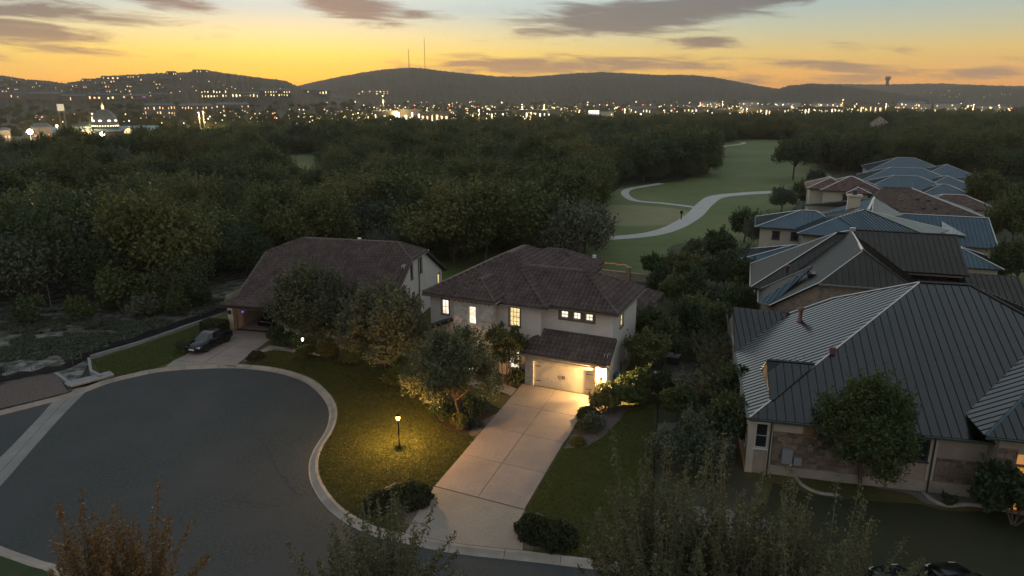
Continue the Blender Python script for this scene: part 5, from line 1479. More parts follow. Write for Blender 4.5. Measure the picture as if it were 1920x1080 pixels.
def wood_mass(name, pts, scl, protos):
    me = bpy.data.meshes.new(name); me.from_pydata([(x, y, z) for x, y, z in pts], [], [])
    at = me.attributes.new('sc', 'FLOAT', 'POINT'); at.data.foreach_set('value', np.asarray(scl, dtype=np.float32))
    o = stuff(link(name, me)); ng = bpy.data.node_groups.new(name, 'GeometryNodeTree')
    ng.interface.new_socket('Geometry', in_out='INPUT', socket_type='NodeSocketGeometry'); ng.interface.new_socket('Geometry', in_out='OUTPUT', socket_type='NodeSocketGeometry')
    N = ng.nodes; L = ng.links; gi, go = N.new('NodeGroupInput'), N.new('NodeGroupOutput')
    g2i = N.new('GeometryNodeGeometryToInstance'); ip = N.new('GeometryNodeInstanceOnPoints'); ip.inputs['Pick Instance'].default_value = True
    for ob in protos[::-1]:
        oi = N.new('GeometryNodeObjectInfo'); oi.inputs[0].default_value = ob; oi.inputs['As Instance'].default_value = True; jg = None
        L.new(oi.outputs['Geometry'], g2i.inputs[0])
    ri = N.new('FunctionNodeRandomValue'); ri.data_type = 'INT'; ri.inputs[4].default_value = 0; ri.inputs[5].default_value = len(protos) - 1
    L.new(ri.outputs[2], ip.inputs['Instance Index'])
    rr_ = N.new('FunctionNodeRandomValue'); rr_.data_type = 'FLOAT'; rr_.inputs[2].default_value = 0; rr_.inputs[3].default_value = 6.283; rr_.inputs['Seed'].default_value = 3
    cx = N.new('ShaderNodeCombineXYZ'); L.new(rr_.outputs[1], cx.inputs[2])
    na = N.new('GeometryNodeInputNamedAttribute'); na.data_type = 'FLOAT'; na.inputs[0].default_value = 'sc'
    L.new(gi.outputs[0], ip.inputs['Points']); L.new(g2i.outputs[0], ip.inputs['Instance']); L.new(cx.outputs[0], ip.inputs['Rotation']); L.new(na.outputs[0], ip.inputs['Scale'])
    L.new(ip.outputs[0], go.inputs[0]); md = o.modifiers.new('scatter', 'NODES'); md.node_group = ng
    return o


seen = {}
for o in bpy.data.objects:
    if o.name.startswith('crown') and o.data.name in {w[1].name for w in WP} and o.data.name not in seen: seen[o.data.name] = o
protos = list(seen.values())
rest = cand[285:]
stuff_pts = [(x, y, -.15) for d, x, y in rest]; sc_l = [float(rs.choice((.72, .9, 1.0, 1.15, 1.4)) * rs.uniform(.92, 1.08)) for _ in rest]
# scattered town trees beyond the woods
for _ in range(3400):
    az = rs.uniform(-40, 41); d = far_limit(az) + rs.random() ** 1.4 * (2000 - far_limit(az)); x, y = d * math.sin(R(az)), d * math.cos(R(az))
    if d < 475 and any(abs(az - a_) < w_ for a_, w_ in ((-29.5, 2.2), (-34.6, 2.0))): continue
    zz = max(h.z(x, y) for h in HILLS if h.az[0] < az < h.az[-1]) if d > 750 else 0
    if zz > 12: continue
    stuff_pts.append((x, y, max(zz, -.15))); sc_l.append(float(rs.uniform(.6, 1.15)))
wood_mass('distant_woods', stuff_pts, sc_l, protos)
# roadside trees at the right edge
for px, py, k, s, l in [(1842, 400, 0, .75, 'bushy tree lit warm beside the white parked car'), (1895, 470, 3, .8, 'dark tree at the right edge beside the blue roof'), (1915, 420, 3, .7, 'dark tree at the right edge above the street'), (1905, 545, 3, .6, 'dark tree behind the black metal roof end'),
                        (1505, 392, 3, .55, 'tree beside the cream wall of the red tiled upper floor'), (1465, 398, 2, .55, 'scrubby tree on the fairway edge before the cream house'), (1425, 470, 2, .6, 'scrubby tree beside the lowest blue roof'), (1395, 455, 3, .5, 'dark scrub tree on the fairway edge left of the blue roofs'), (1530, 350, 2, .5, 'pale scrub tree left of the red tiled floor')]:
    plant('yard_tree', BIG[k], G(px, py), l, group='trees around the far houses', s=s)
for i_, (x_, y_, s_, k_, l_) in enumerate([(330, 588, 1.6, 'loose', 'scrubby bush at the lot edge right of the pale feathery one'), (375, 572, 1.8, 'dark', 'dark bush where the silt fence meets the woods'), (150, 600, 1.5, 'loose', 'bush on the stony lot left of the large dark one'), (60, 605, 1.7, 'dark', 'dark bush near the thin pale pole'), (300, 612, 1.0, 'low', 'small pale bush in the dry weeds'), (185, 612, .9, 'low', 'low bush in the middle of the stony lot')]):
    bush('meadow_shrub', k_, (x_, y_), s_, l_, 'bushes on the stony lot', z=-.1)
bush('meadow_shrub', 'low', (270, 590), 2.2, 'pale feathery shrub at the edge of the stony lot', cat='shrub', z=-.1); bush('meadow_shrub', 'loose', (235, 585), 3.0, 'large dark shrub behind the pale one on the stony lot', z=-.1)
bush('meadow_shrub', 'warm', (866, 492), 2.0, 'bright green shrub in the gap left of the lit house ridge')

# dry grass tufts on the lot: one mass
def tufts(name, poly, n, h, m, seed, z):
    rs_ = np.random.default_rng(seed); xs = [p[0] for p in poly]; ys = [p[1] for p in poly]; P = []
    while len(P) < n:
        x, y = rs_.uniform(min(xs), max(xs)), rs_.uniform(min(ys), max(ys))
        if inside((x, y), poly) and mnoise.noise((x * .16, y * .22, 3.1)) + .5 * mnoise.noise((x * .6, y * .7, 1.0)) > -.06: P.append((x, y, z + rs_.uniform(.05, h)))
    stuff(link(name, leaf_cloud(name, np.array(P), h * .8, m, rs_, 0.0, 2.4)))


lot = [G(*p)[:2] for p in [(-80, 760), (0, 740), (60, 700), (170, 660), (280, 625), (420, 575), (420, 560), (200, 575), (0, 590), (-100, 600)]]
tufts('dry_weeds', lot, 30000, .20, 'leaf_grey', 70, -.1)


# mown grass standing on the front lawns: one mass each
def grass(name, poly, n, m, seed, avoid=()):
    rs_ = np.random.default_rng(seed); xs = [p[0] for p in poly]; ys = [p[1] for p in poly]; P = []
    while len(P) < n:
        x, y = rs_.uniform(min(xs), max(xs)), rs_.uniform(min(ys), max(ys))
        if inside((x, y), poly) and not any(inside((x, y), q) for q in avoid): P.append((x, y, .03))
    stuff(link(name, leaf_cloud(name, np.array(P), .075, m, rs_, -.4, 1.3)))


def DP(a, b):
    A0 = R(24.2); a -= b * .078; return (1.1 + math.cos(A0) * a + math.sin(A0) * b, 51.7 - math.sin(A0) * a + math.cos(A0) * b)


BEDS = [[G(*p)[:2] for p in q] for q in ([(815, 720), (860, 745), (945, 770), (968, 756), (905, 822), (850, 812), (820, 790), (795, 740)], [(690, 930), (720, 955), (770, 985), (800, 955), (822, 930), (790, 915), (740, 905)], [(1056, 842), (1080, 800), (1108, 762), (1180, 760), (1160, 790), (1130, 820), (1100, 838)], [(968, 1024), (976, 990), (990, 966), (1008, 960), (1044, 980), (1062, 1003), (1045, 1024), (1000, 1030)])]
kf = [(p.x, p.y) for p in KERB if G(450, 683).x < p.x < G(760, 1000).x]
grass('lawn_grass', kf + [DP(-.9, -18.6), DP(-.32, -16.3), DP(-.32, -9), G(945, 770)[:2], G(800, 700)[:2]] + [G(*p)[:2] for p in [(800, 700), (700, 680), (600, 668), (515, 655), (470, 668)]], 90000, 'leaf_grass', 81, BEDS)
kf = [(p.x, p.y) for p in KERB if DP(5.68, -17.5)[0] + .3 < p.x < G(1250, 1060).x]
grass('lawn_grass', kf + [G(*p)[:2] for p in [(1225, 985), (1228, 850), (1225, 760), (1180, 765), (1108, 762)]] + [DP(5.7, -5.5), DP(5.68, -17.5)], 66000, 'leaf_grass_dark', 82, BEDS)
kf = [(p.x, p.y) for p in KERB if G(200, 710).x < p.x < G(300, 690).x]
grass('lawn_grass', kf + [G(*p)[:2] for p in [(345, 668), (385, 640), (378, 608), (280, 642), (173, 675)]], 22000, 'leaf_grass_dark', 83)


# ================================================================== STREET FURNITURE, CARS, SMALL THINGS
def lamp_light(p, watts, colr, r=.05):
    l = bpy.data.objects.new('lamp_light', bpy.data.lights.new('lamp_light', 'POINT')); COL.objects.link(l)
    l.location = p; l.data.energy = watts; l.data.color = colr; l.data.shadow_soft_size = r


def lamp_post(p, H, label, bulb, r=.14):
    o = empty('lamp_post', p); tag(o, label, 'lamp post', 'globe lamps on the front lawns')
    mb = MB(); mb.lathe([(.10, -.05), (.10, .12), (.055, .2), (.045, .5), (.045, H - .32), (.055, H - .30), (.06, H - .26), (.06, H - .22), (0, H - .22)], 12); mb.obj('post', 'iron', o, True)
    mb = MB(); mb.lathe([(0, H - .23), (.09, H - .2), (r, H - .06), (r * .8, H + .06), (0, H + .1)], 14); g = mb.obj('globe', bulb, o, True)
    lamp_light((p.x, p.y, H + .0), 2100 if bulb == 'bulb' else 60, (1, .54, .14) if bulb == 'bulb' else (1, .8, .55))
    mb = MB(); mb.lathe([(r * 1.05, H + .08), (r * .7, H + .16), (.02, H + .2), (.02, H + .28), (0, H + .29)], 12); mb.obj('lamp_cap', 'iron', o, True)
    return o


lamp_post(G(749, 841), 2.3, 'black lamp post with bright orange globe on the front lawn', 'bulb')
lamp_post(G(570, 669), 1.75, 'small lamp post with white globe before the open garage house', 'small_bulb', .10)


def make_car(label, paint, loc, rz):
    o = empty('parked_car', loc, rz); tag(o, label, 'car')
    st = [(-2.36, .70, .42, .62, .80), (-2.28, .84, .30, .72, .93), (-1.7, .90, .22, .80, .98), (-.9, .915, .20, .84, 1.0), (0, .92, .20, .84, .98), (.9, .915, .20, .82, .96), (1.5, .90, .22, .76, .90), (2.1, .84, .26, .66, .78), (2.32, .74, .32, .56, .66), (2.38, .60, .40, .52, .58)]
    mb = MB(); n = 10
    for x, w, zb, zs, zt in st:
        for y, z in ((-w * .45, zb), (-w * .92, zb), (-w, zb + .12), (-w * .995, zs), (-w * .86, zt - .02), (-w * .3, zt), (w * .3, zt), (w * .86, zt - .02), (w * .995, zs), (w, zb + .12), (w * .92, zb), (w * .45, zb)): mb.v.append((x, y, z))
    n = 12
    for k in range(len(st) - 1):
        for q in range(n): mb.f.append([k * n + q, k * n + (q + 1) % n, (k + 1) * n + (q + 1) % n, (k + 1) * n + q]); mb.m.append(0)
    mb.f.append(list(range(n))[::-1]); mb.f.append([(len(st) - 1) * n + q for q in range(n)]); mb.m += [0, 0]
    # roof and pillars
    bot = [(-1.85, .70, .97), (-1.3, .80, .985), (-.3, .82, .985), (.5, .82, .97), (1.15, .74, .93)]; top = [(-1.15, .56, 1.36), (-.8, .60, 1.41), (-.25, .62, 1.44), (.15, .60, 1.42), (.40, .56, 1.37)]
    i = len(mb.v)
    for s in (-1, 1):
        for x, w, z in top: mb.v.append((x, w * s, z))
    for k in range(4): mb.f.append([i + k, i + k + 1, i + 6 + k, i + 5 + k]); mb.m.append(0)
    for s in (-1, 1):
        for k, wd in ((0, .06), (1, .05), (2, .05), (4, .05)):
            b, t = Vector((bot[k][0], bot[k][1] * s, bot[k][2])), Vector((top[k][0], top[k][1] * s, top[k][2])); mb.tube([b, t], wd * .7, 4)
    mb.obj('body', paint, o, True)
    g = MB()
    for s in (-1, 1):
        for k in range(4):
            a, b = bot[k], bot[k + 1]; c, d = top[k + 1], top[k]
            g.face([(a[0], a[1] * s * .985, a[2]), (b[0], b[1] * s * .985, b[2]), (c[0], c[1] * s * .985, c[2] - .015), (d[0], d[1] * s * .985, d[2] - .015)])
    stuff(g.obj('side_glass', 'dark_glass', o))
    for k, nm in ((4, 'windscreen'), (0, 'rear_window')):
        g = MB(); b, t = bot[k], top[k]; g.face([(b[0], -b[1], b[2]), (b[0], b[1], b[2]), (t[0], t[1], t[2]), (t[0], -t[1], t[2])]); g.obj(nm, 'dark_glass', o)
    for x in (-1.45, 1.45):
        for s in (-1, 1):
            w = empty('wheel', (x, s * .80, .33)); w.parent = o
            m = MB(); m.lathe([(.20, -.11), (.33, -.11), (.345, -.05), (.345, .05), (.33, .11), (.20, .11)], 20); ty = m.obj('tyre', 'rubber', w, True); ty.rotation_euler = (R(90), 0, 0)
            m = MB(); m.lathe([(0, .02), (.05, .09), (.19, .07), (.21, .11), (.21, -.05)], 16)
            for q in range(5):
                t = q * 1.2566; m.hexa([(math.cos(t + a) * r_, math.sin(t + a) * r_, z) for z in (.07, .105) for r_, a in ((.05, -.3), (.19, -.1), (.19, .1), (.05, .3))])
            rm = m.obj('rim', 'rim', w, True); rm.rotation_euler = (R(-90 if s > 0 else 90), 0, 0)
    for s in (-1, 1):
        m = MB(); m.hexa([(2.16, s * .50, .56), (2.355, s * .50, .56), (2.29, s * .76, .58), (2.08, s * .82, .58), (2.14, s * .50, .70), (2.30, s * .50, .68), (2.23, s * .755, .70), (2.06, s * .80, .72)]); m.obj('headlight', 'headlamp', o)
        m = MB(); m.hexa([(-2.385, s * .42, .70), (-2.2, s * .42, .70), (-2.14, s * .86, .70), (-2.33, s * .70, .70), (-2.375, s * .42, .82), (-2.2, s * .42, .82), (-2.14, s * .85, .82), (-2.32, s * .69, .82)]); m.obj('tail_light', 'red_lens', o)
        m = MB(); m.box(.72, .9, s * .93 - .10, s * .93 + .10, .92, 1.05); m.obj('wing_mirror', paint, o)
    m = MB(); m.box(2.37, 2.40, -.28, .28, .40, .54); m.obj('number_plate', 'plate', o)
    m = MB(); m.box(2.30, 2.39, -.48, .48, .24, .37); m.box(2.34, 2.393, -.34, .34, .555, .60); stuff(m.obj('grille', 'rubber', o))
    return o


u2, v2 = Vector((math.cos(R(12.3)), -math.sin(R(12.3)), 0)), Vector((math.sin(R(12.3)), math.cos(R(12.3)), 0)); O2 = Vector((-28.3, 65.4, 0))
q = O2 + u2 * .85 - v2 * 4.75; make_car('dark blue sedan parked on the driveway facing the street', 'car_paint', (q.x, q.y, .03), R(-102.3 - 4))
q = O2 + u2 * 3.3 + v2 * 3.0; make_car('black car inside the open garage', 'car_black', (q.x, q.y, .04), R(77.7))
q = G(1858, 413); make_car('white car parked far off by the warm lit tree', 'car_white', (q.x, q.y, 0), R(10))
q = G(1728, 1066, 1.4); make_car('dark blue car roof at the bottom edge of the picture', 'car_paint', (q.x - .6, q.y - .9, -.146), R(100))
q = G(1806, 1064, 1.4); make_car('black car roof at the bottom edge beside the blue one', 'car_black', (q.x + .2, q.y - .8, -.146), R(97))


def boxes(name, m, items, label, cat, loc=(0, 0, 0), rz=0):
    o = empty(name, loc, rz); tag(o, label, cat)
    for part, mm, bx in items:
        mb = MB(); mb.box(*bx); mb.obj(part, mm, o)
    return o


# drain inlet, low walls, silt fence on the left
A = G(133, 727); o = empty('storm_drain_inlet', A, math.atan2(G(190, 712).y - A.y, G(190, 712).x - A.x)); tag(o, 'concrete storm drain inlet with dark slot in the kerb', 'drain')
mb = MB(); mb.box(-.1, 3.3, .25, 1.35, -.02, .09); mb.obj('cover_slab', 'white_concrete', o); mb = MB(); mb.box(0, 3.2, -.05, .25, .02, .14); mb.obj('lintel', 'kerb_concrete', o); mb = MB(); mb.box(.1, 3.1, .02, .24, -.13, .02); mb.obj('slot', 'iron', o)  # slot is a solid dark box; the opening's shade is in its colour


def wall_run(name, px, h, th, m, label, zz=0.0):
    P = [G(*p) for p in px]; o = empty(name, P[0]); tag(o, label, 'wall'); n = 0
    for a, b in zip(P, P[1:]):
        L_ = (b - a).length; k = max(1, int(L_ / 4)); d = (b - a) / k; s = Vector((-d.y, d.x, 0)).normalized() * th / 2
        for i in range(k):
            p, q_ = a + d * i + d.normalized() * .01 - P[0], a + d * (i + 1) - d.normalized() * .01 - P[0]
            mb = MB(); mb.hexa([(*(v)[:2], -.2) for v in (p - s, q_ - s, q_ + s, p + s)] + [(*(v)[:2], h) for v in (p - s, q_ - s, q_ + s, p + s)]); mb.obj('wall_block', m, o)
    return o


wall_run('low_wall', [(190, 708), (171, 698), (167, 674)], .20, .24, 'white_concrete', 'short pale concrete wall at the drain inlet')
wall_run('low_wall', [(169, 671), (280, 639), (378, 604)], .24, .16, 'white_concrete', 'long thin pale concrete edging along the neighbour lawn')
wall_run('low_wall', [(104, 699), (136, 722)], .06, .22, 'white_concrete', 'pale kerb stub beside the gravel strip')


def silt_fence():
    P = catmull([G(*p) for p in [(-60, 745), (0, 716), (60, 705), (125, 690), (172, 668), (250, 640), (330, 613), (432, 578)]], 5); o = empty('silt_fence', (P[0].x, P[0].y, -.1)); tag(o, 'low black fabric silt fence between stony lot and lawn', 'fence')
    mb = MB(); z1 = [.55 + .12 * math.sin(i * 1.7) for i in range(len(P))]
    for i in range(len(P) - 1):
        a, b = P[i] - P[0], P[i + 1] - P[0]; s = Vector((0, .12)); w = Vector((0, .55))
        mb.face([(a.x, a.y, 0), (b.x, b.y, 0), (b.x + s.x, b.y + s.y, z1[i + 1]), (a.x + s.x, a.y + s.y, z1[i])]); mb.face([(a.x + s.x, a.y + s.y, z1[i]), (b.x + s.x, b.y + s.y, z1[i + 1]), (b.x + w.x, b.y + w.y, .0), (a.x + w.x, a.y + w.y, .0)])
    mb.obj('cloth', 'silt_cloth', o)
    for i in range(0, len(P), 2):
        a = P[i] - P[0]; mb = MB(); mb.tube([(a.x, a.y + .15, -.05), (a.x, a.y + .13, .95)], .03, 5); mb.obj('stake', 'timber_trim', o)


silt_fence()


def iron_fence(px, h, label):
    P = [G(*p) for p in px]; o = empty('iron_fence', P[0]); tag(o, label, 'fence'); mb = MB()
    for a, b in zip(P, P[1:]):
        L_ = (b - a).length; n = int(L_ / .14); d = (b - a)
        for z in (.2, h - .15): mb.tube([a - P[0] + UP * z, b - P[0] + UP * z], .02, 4)
        for i in range(n): c = a + d * (i / n) - P[0]; mb.tube([(c.x, c.y, .05), (c.x, c.y, h)], .011, 4)
    stuff(mb.obj('pickets', 'iron', o))
    for a, b in zip(P, P[1:]):
        n = max(1, int((b - a).length / 2.4))
        for i in range(n + 1): c = a + (b - a) * (i / n) - P[0]; m = MB(); m.box(c.x - .035, c.x + .035, c.y - .035, c.y + .035, -.1, h + .12); m.obj('post', 'iron', o)


iron_fence([(1222, 986), (1226, 880), (1232, 790), (1232, 738)], 1.35, 'black iron picket fence between the front lawn and thicket')
iron_fence([(1163, 712), (1196, 700), (1225, 716)], 1.5, 'short black iron fence beside the garage corner')


def pillar(px, h, label, w=.5):
    p = G(*px); o = empty('brick_pillar', p, -R(24)); tag(o, label, 'pillar'); nrow = int(h / .13)
    mb = MB(); mb.box(-w / 2 + .02, w / 2 - .02, -w / 2 + .02, w / 2 - .02, -.1, h); mb.obj('core', 'mortar', o)
    mb = MB()
    for r in range(nrow):
        z = r * .13; off = .12 * (r % 2)
        for i in range(3):
            a, b = -w / 2 + max(0, i * .24 - off), -w / 2 + min(w, (i + 1) * .24 - off) - .012
            if b - a > .05: mb.box(a, b, -w / 2, w / 2, z + .008, z + .122)
    stuff(mb.obj('bricks', 'brick', o)); mb = MB(); mb.box(-w / 2 - .06, w / 2 + .06, -w / 2 - .06, w / 2 + .06, h, h + .09); mb.obj('capstone', 'white_concrete', o)


pillar((1230, 737), 1.65, 'brick pillar at the end of the iron fence by the air conditioner')
pillar((1178, 526), 1.7, 'brick pillar on the rear garden wall near the red lights')
o = empty('garden_wall', G(1100, 516)); tag(o, 'low tan brick garden wall behind the lit house facing the fairway', 'wall')
a, b = G(1100, 516) - G(1100, 516), G(1225, 531) - G(1100, 516); d = b - a; s = Vector((-d.y, d.x, 0)).normalized() * .13
mb = MB(); mb.hexa([(*(v)[:2], -.1) for v in (a - s, b - s, b + s, a + s)] + [(*(v)[:2], .95) for v in (a - s, b - s, b + s, a + s)]); mb.obj('wall_face', 'tan_brick', o)
mb = MB(); s *= 1.5; mb.hexa([(*(v)[:2], .95) for v in (a - s, b - s, b + s, a + s)] + [(*(v)[:2], 1.04) for v in (a - s, b - s, b + s, a + s)]); mb.obj('coping', 'brick', o)
# fairy lights along the garden fence
o = empty('string_lights', G(1126, 511)); tag(o, 'string of small red fairy lights along the rear garden fence', 'lights')
a, b = G(1124, 511) - G(1126, 511), G(1176, 518) - G(1126, 511); mb, wb = MB(), MB(); W_ = []
for i in range(34):
    c = a.lerp(b, i / 33); z = 1.5 + .05 * math.sin(i * 1.7) + .06 * math.sin(i * .5); W_.append((c.x, c.y, z)); mb.lathe([(0, -.035), (.028, 0), (0, .035)], 6, 0, (c.x, c.y, z - .04))
wb.tube(W_, .008, 4); wb.obj('cable', 'iron', o); stuff(mb.obj('bulbs', 'fairy_red', o))
p = G(1262, 682); boxes('air_conditioner', None, [('cabinet', 'dark_trim', (-.5, .5, -.45, .45, 0, .75)), ('top_panel', 'ac_metal', (-.55, .55, -.5, .5, .75, .83)), ('pad', 'gravel_grey', (-.7, .7, -.65, .65, -.02, .06))], 'air conditioner unit with pale top on a stone pad', 'air conditioner', p, -R(24))
p = G(1155, 722); boxes('rubbish_bin', None, [('bin_body', 'plastic_blue', (-.3, .3, -.35, .35, .05, .95)), ('lid', 'plastic_blue', (-.33, .33, -.38, .38, .95, 1.03)), ('axle', 'rubber', (-.28, .28, .3, .4, .0, .2))], 'blue wheeled bin behind the garage corner shrub', 'bin', p, -R(24))
p = G(1277, 412); o = empty('marker_post', p); tag(o, 'dark marker post beside the cart path on the golf course', 'post'); mb = MB(); mb.tube([(0, 0, -.1), (0, 0, 1.3)], .10, 8); mb.obj('post', 'iron', o); mb = MB(); mb.lathe([(0, 1.15), (.28, 1.2), (.3, 1.6), (.22, 1.75), (0, 1.8)], 10); mb.obj('head', 'iron', o)
p = G(96, 575); o = empty('marker_pole', p); tag(o, 'thin pale pole at the edge of the dark woods', 'pole'); mb = MB(); mb.tube([(0, 0, -.2), (0, 0, 2.6)], .04, 5); mb.obj('post', 'plastic_grey', o); mb = MB(); mb.lathe([(0, 2.6), (.06, 2.63), (0, 2.7)], 6); mb.obj('pole_cap', 'plastic_grey', o)
o = tag(link('bed_edging', MB().mesh('bed_edging', 'kerb_concrete')), 'curved pale concrete edging of the gravel bed by the stone house', 'edging')
mb = MB(); mb.tube([(v.x, v.y, .06) for v in catmull([G(*p) for p in [(1728, 922), (1745, 938), (1775, 950), (1810, 948), (1850, 952), (1900, 962), (1940, 968)]], 6)], .13, 6); o.data = mb.mesh('bed_edging', 'kerb_concrete')
mb = MB(); mb.tube([(v.x, v.y, .06) for v in catmull([G(*p) for p in [(1492, 896), (1505, 912), (1535, 926), (1570, 930)]], 6)], .11, 6); tag(mb.obj('bed_edging', 'kerb_concrete'), 'short curved pale edging under the dark tree by the stone wall', 'edging')


# ================================================================== THE TOWN
def gD(py): return CAM_H / math.tan(-math.atan2(ray(960, py)[2], ray(960, py)[1]))


def town(px0, px1, pyb, pyt, label, group=None, wallm='town_wall', roofm='town_roof', lit=None, rows=1, cols=6, fill=.6, roofh=.25, base=None, name='town_building', D=None, wz=.62, dep=18, seed=0):
    """a lit building: walls, roof, and window openings that glow, standing where the photograph's ground line puts it"""
    D = D or min(gD(pyb), 1500); a, b = AT(px0, pyb, D), AT(px1, pyb, D); z0 = a.z if base is not None else min(a.z, 0.0); H = AT((px0 + px1) / 2, pyt, D).z - z0
    o = empty(name, (a.x, a.y, z0), math.atan2(b.y - a.y, b.x - a.x)); tag(o, label, 'building', group); L_ = (b - a).length
    hb = H * (1 - roofh * .6); mb = MB(); mb.box(0, L_, 0, dep, -3, hb); mb.obj('wall', wallm, o)
    mb = MB(); e = .6; rh = H - hb
    if roofh > .1: mb.hexa([(-e, -e, hb + .01), (L_ + e, -e, hb + .01), (L_ + e, dep + e, hb + .01), (-e, dep + e, hb + .01), (rh, dep * .4, H), (L_ - rh, dep * .4, H), (L_ - rh, dep * .6, H), (rh, dep * .6, H)])
    else: mb.box(-e, L_ + e, -e, dep + e, hb + .01, H)
    mb.obj('roof', roofm, o)
    if lit:
        rs_ = random.Random(int(px0 * 7 + seed)); mb = MB(); cw = L_ / cols; rhh = hb / rows
        for r in range(rows):
            for c in range(cols):
                if rs_.random() > fill: continue
                w = cw * rs_.uniform(.14, .4); x = cw * (c + .5); zc = rhh * (r + .5); hh = rhh * wz * rs_.uniform(.45, .95) / 2; zc += rhh * rs_.uniform(-.08, .08)
                mb.box(x - w / 2, x + w / 2, -.12, .02, zc - hh, zc + hh)
        if mb.f: stuff(mb.obj('windows', lit, o))
    return o


def dome_hall():
    D = 470; a = AT(200, 252, D); o = empty('domed_hall', (a.x, a.y, 0), -math.atan2(a.x, a.y)); tag(o, 'hall with glazed dome and lit arched gables among the trees', 'building'); k = D / 1300
    W = lambda px: (px - 200) * k; Z = lambda py: AT(200, py, D).z
    mb = MB(); mb.box(W(110), W(290), 0, 24, -1, Z(247)); mb.obj('wall', 'town_wall', o)
    mb = MB(); mb.hexa([(W(100), -1, Z(247)), (W(300), -1, Z(247)), (W(300), 25, Z(247)), (W(100), 25, Z(247)), (W(108), 11, Z(238)), (W(292), 11, Z(238)), (W(292), 13, Z(238)), (W(108), 13, Z(238))]); mb.obj('roof', 'town_blue', o)
    r = 19 * k; mb = MB(); mb.lathe([(r, Z(247) - Z(247)), (r * 1.03, 1.5), (r, 3.5), (r * .93, 6.0), (r * .72, 8.6), (r * .4, 10.4), (r * .18, 11.0), (0, 11.1)], 24, 0, (0, 8, Z(242))); dm = mb.obj('dome', 'town_roof', o, True)
    mb = MB(); mb.lathe([(.7, 0), (.7, 1.6), (.85, 1.7), (.45, 2.4), (.08, 2.9), (.05, 4.0), (0, 4.1)], 10, 0, (0, 8, Z(242) + 11)); mb.obj('lantern', 'town_warm', dm)
    mb = MB()
    for t in (-1.0, -.35, .35, 1.0): mb.lathe([(0, -.6), (.95, -.25), (.95, .25), (0, .6)], 8, 0, (math.sin(t) * r * .93, 8 - math.cos(t) * r * .93, Z(242) + 4.6))
    for t in np.linspace(-1.2, 1.2, 13): mb.box(math.sin(t) * r * 1.04 - .3, math.sin(t) * r * 1.04 + .3, 8 - math.cos(t) * r * 1.04 - .1, 8 - math.cos(t) * r * 1.04 + .1, Z(242) + 1.4, Z(242) + 2.0)
    stuff(mb.obj('dome_windows', 'town_white', dm))
    for px, w, lit in ((172, 20, 'town_warm'), (232, 20, 'town_warm'), (145, 16, 'town_yellow'), (250, 18, 'town_purple')):
        c = W(px); hw = w * k / 2; mb = MB(); mb.hexa([(c - hw, -4, -1), (c + hw, -4, -1), (c + hw, 6, -1), (c - hw, 6, -1), (c - hw, -4, Z(246)), (c + hw, -4, Z(246)), (c + hw, 6, Z(246)), (c - hw, 6, Z(246))]); mb.obj('porch', 'town_wall', o)
        mb = MB(); mb.face([(c - hw - .3, -4.4, Z(246)), (c, -4.4, Z(237)), (c, 8, Z(237)), (c - hw - .3, 8, Z(246))]); mb.face([(c, -4.4, Z(237)), (c + hw + .3, -4.4, Z(246)), (c + hw + .3, 8, Z(246)), (c, 8, Z(237))]); mb.face([(c - hw, -4, Z(246)), (c + hw, -4, Z(246)), (c, -4, Z(238))]); mb.obj('gable_roof', 'town_blue', o)
        mb = MB(); mb.face([(c + hw * .72 * math.cos(t), -4.08, Z(250) + hw * .8 * math.sin(t)) for t in np.linspace(0, 3.1416, 12)]); mb.obj('arch_window', lit, o)


dome_hall()
AG = 'long apartment blocks with lit windows'
town(272, 332, 221, 193, 'left apartment block of the row with lit windows below the hill', AG, lit='town_warm', rows=3, cols=11, fill=.6, seed=1)
town(336, 402, 219, 194, 'middle apartment block of the row with lit windows below the hill', AG, lit='town_warm', rows=3, cols=12, fill=.5, seed=2)
town(406, 470, 217, 192, 'right apartment block of the row with lit windows below the hill', AG, lit='town_warm', rows=3, cols=11, fill=.4, seed=3)
HH = HILLS[0]
def hill_house(px, py, w, h, label, lit='town_warm', rows=1, cols=4, fill=.7, hill=None, wallm='town_wall', group=None, name='hill_house', roofh=.4, dep=14):
    p = on_hill(px, py, hill or HH); D = math.hypot(p.x, p.y); o = town(px - w / 2, px + w / 2, py, py - h, label, group, wallm=wallm, lit=lit, rows=rows, cols=cols, fill=fill, base=1, name=name, D=D, roofh=roofh, dep=dep); return o


hill_house(402, 184, 50, 16, 'floodlit flat roofed building on the lower hill slope', 'town_yellow', 2, 9, .85, roofh=.05); hill_house(460, 184, 52, 12, 'wide low lit building beside the floodlit one', 'town_yellow', 1, 8, .8); hill_house(516, 181, 60, 15, 'lit building group before the gap in the hills', 'town_yellow', 2, 12, .6); hill_house(592, 178, 56, 12, 'lit houses under the saddle of the two hills', 'town_yellow', 1, 10, .5)
hill_house(700, 178, 60, 11, 'lit houses on the lower slope of the mast hill', 'town_warm', 2, 9, .5, hill=HILLS[1])
WG = 'wide grey roofed buildings at the foot of the left hill'
for i, (x, y, w, h) in enumerate([(22, 186, 44, 14), (85, 188, 64, 16), (140, 190, 50, 13), (195, 189, 60, 14), (255, 186, 50, 9), (300, 184, 40, 9)]):
    hill_house(x, y, w, h, f'{["leftmost", "tan walled", "bright porch", "middle", "purple lit", "last"][i]} wide grey roofed building at the foot of the left hill', 'town_warm', 1, 7, .3, group=WG)
def hl(x, y, i):
    cx = ['above the leftmost grey roof', 'above the tan walled building', 'above the billboard', 'above the dome', 'below the long crest villa', 'above the purple neon', 'below the skyline villa'][min(int(x // 50), 6)]
    cy = 'near the crest' if y < 160 else ('halfway up the slope' if y < 170 else 'low on the slope')
    return f'{["tiny", "small", "narrow", "wide"][i % 4]} hillside house {cy} {cx}'


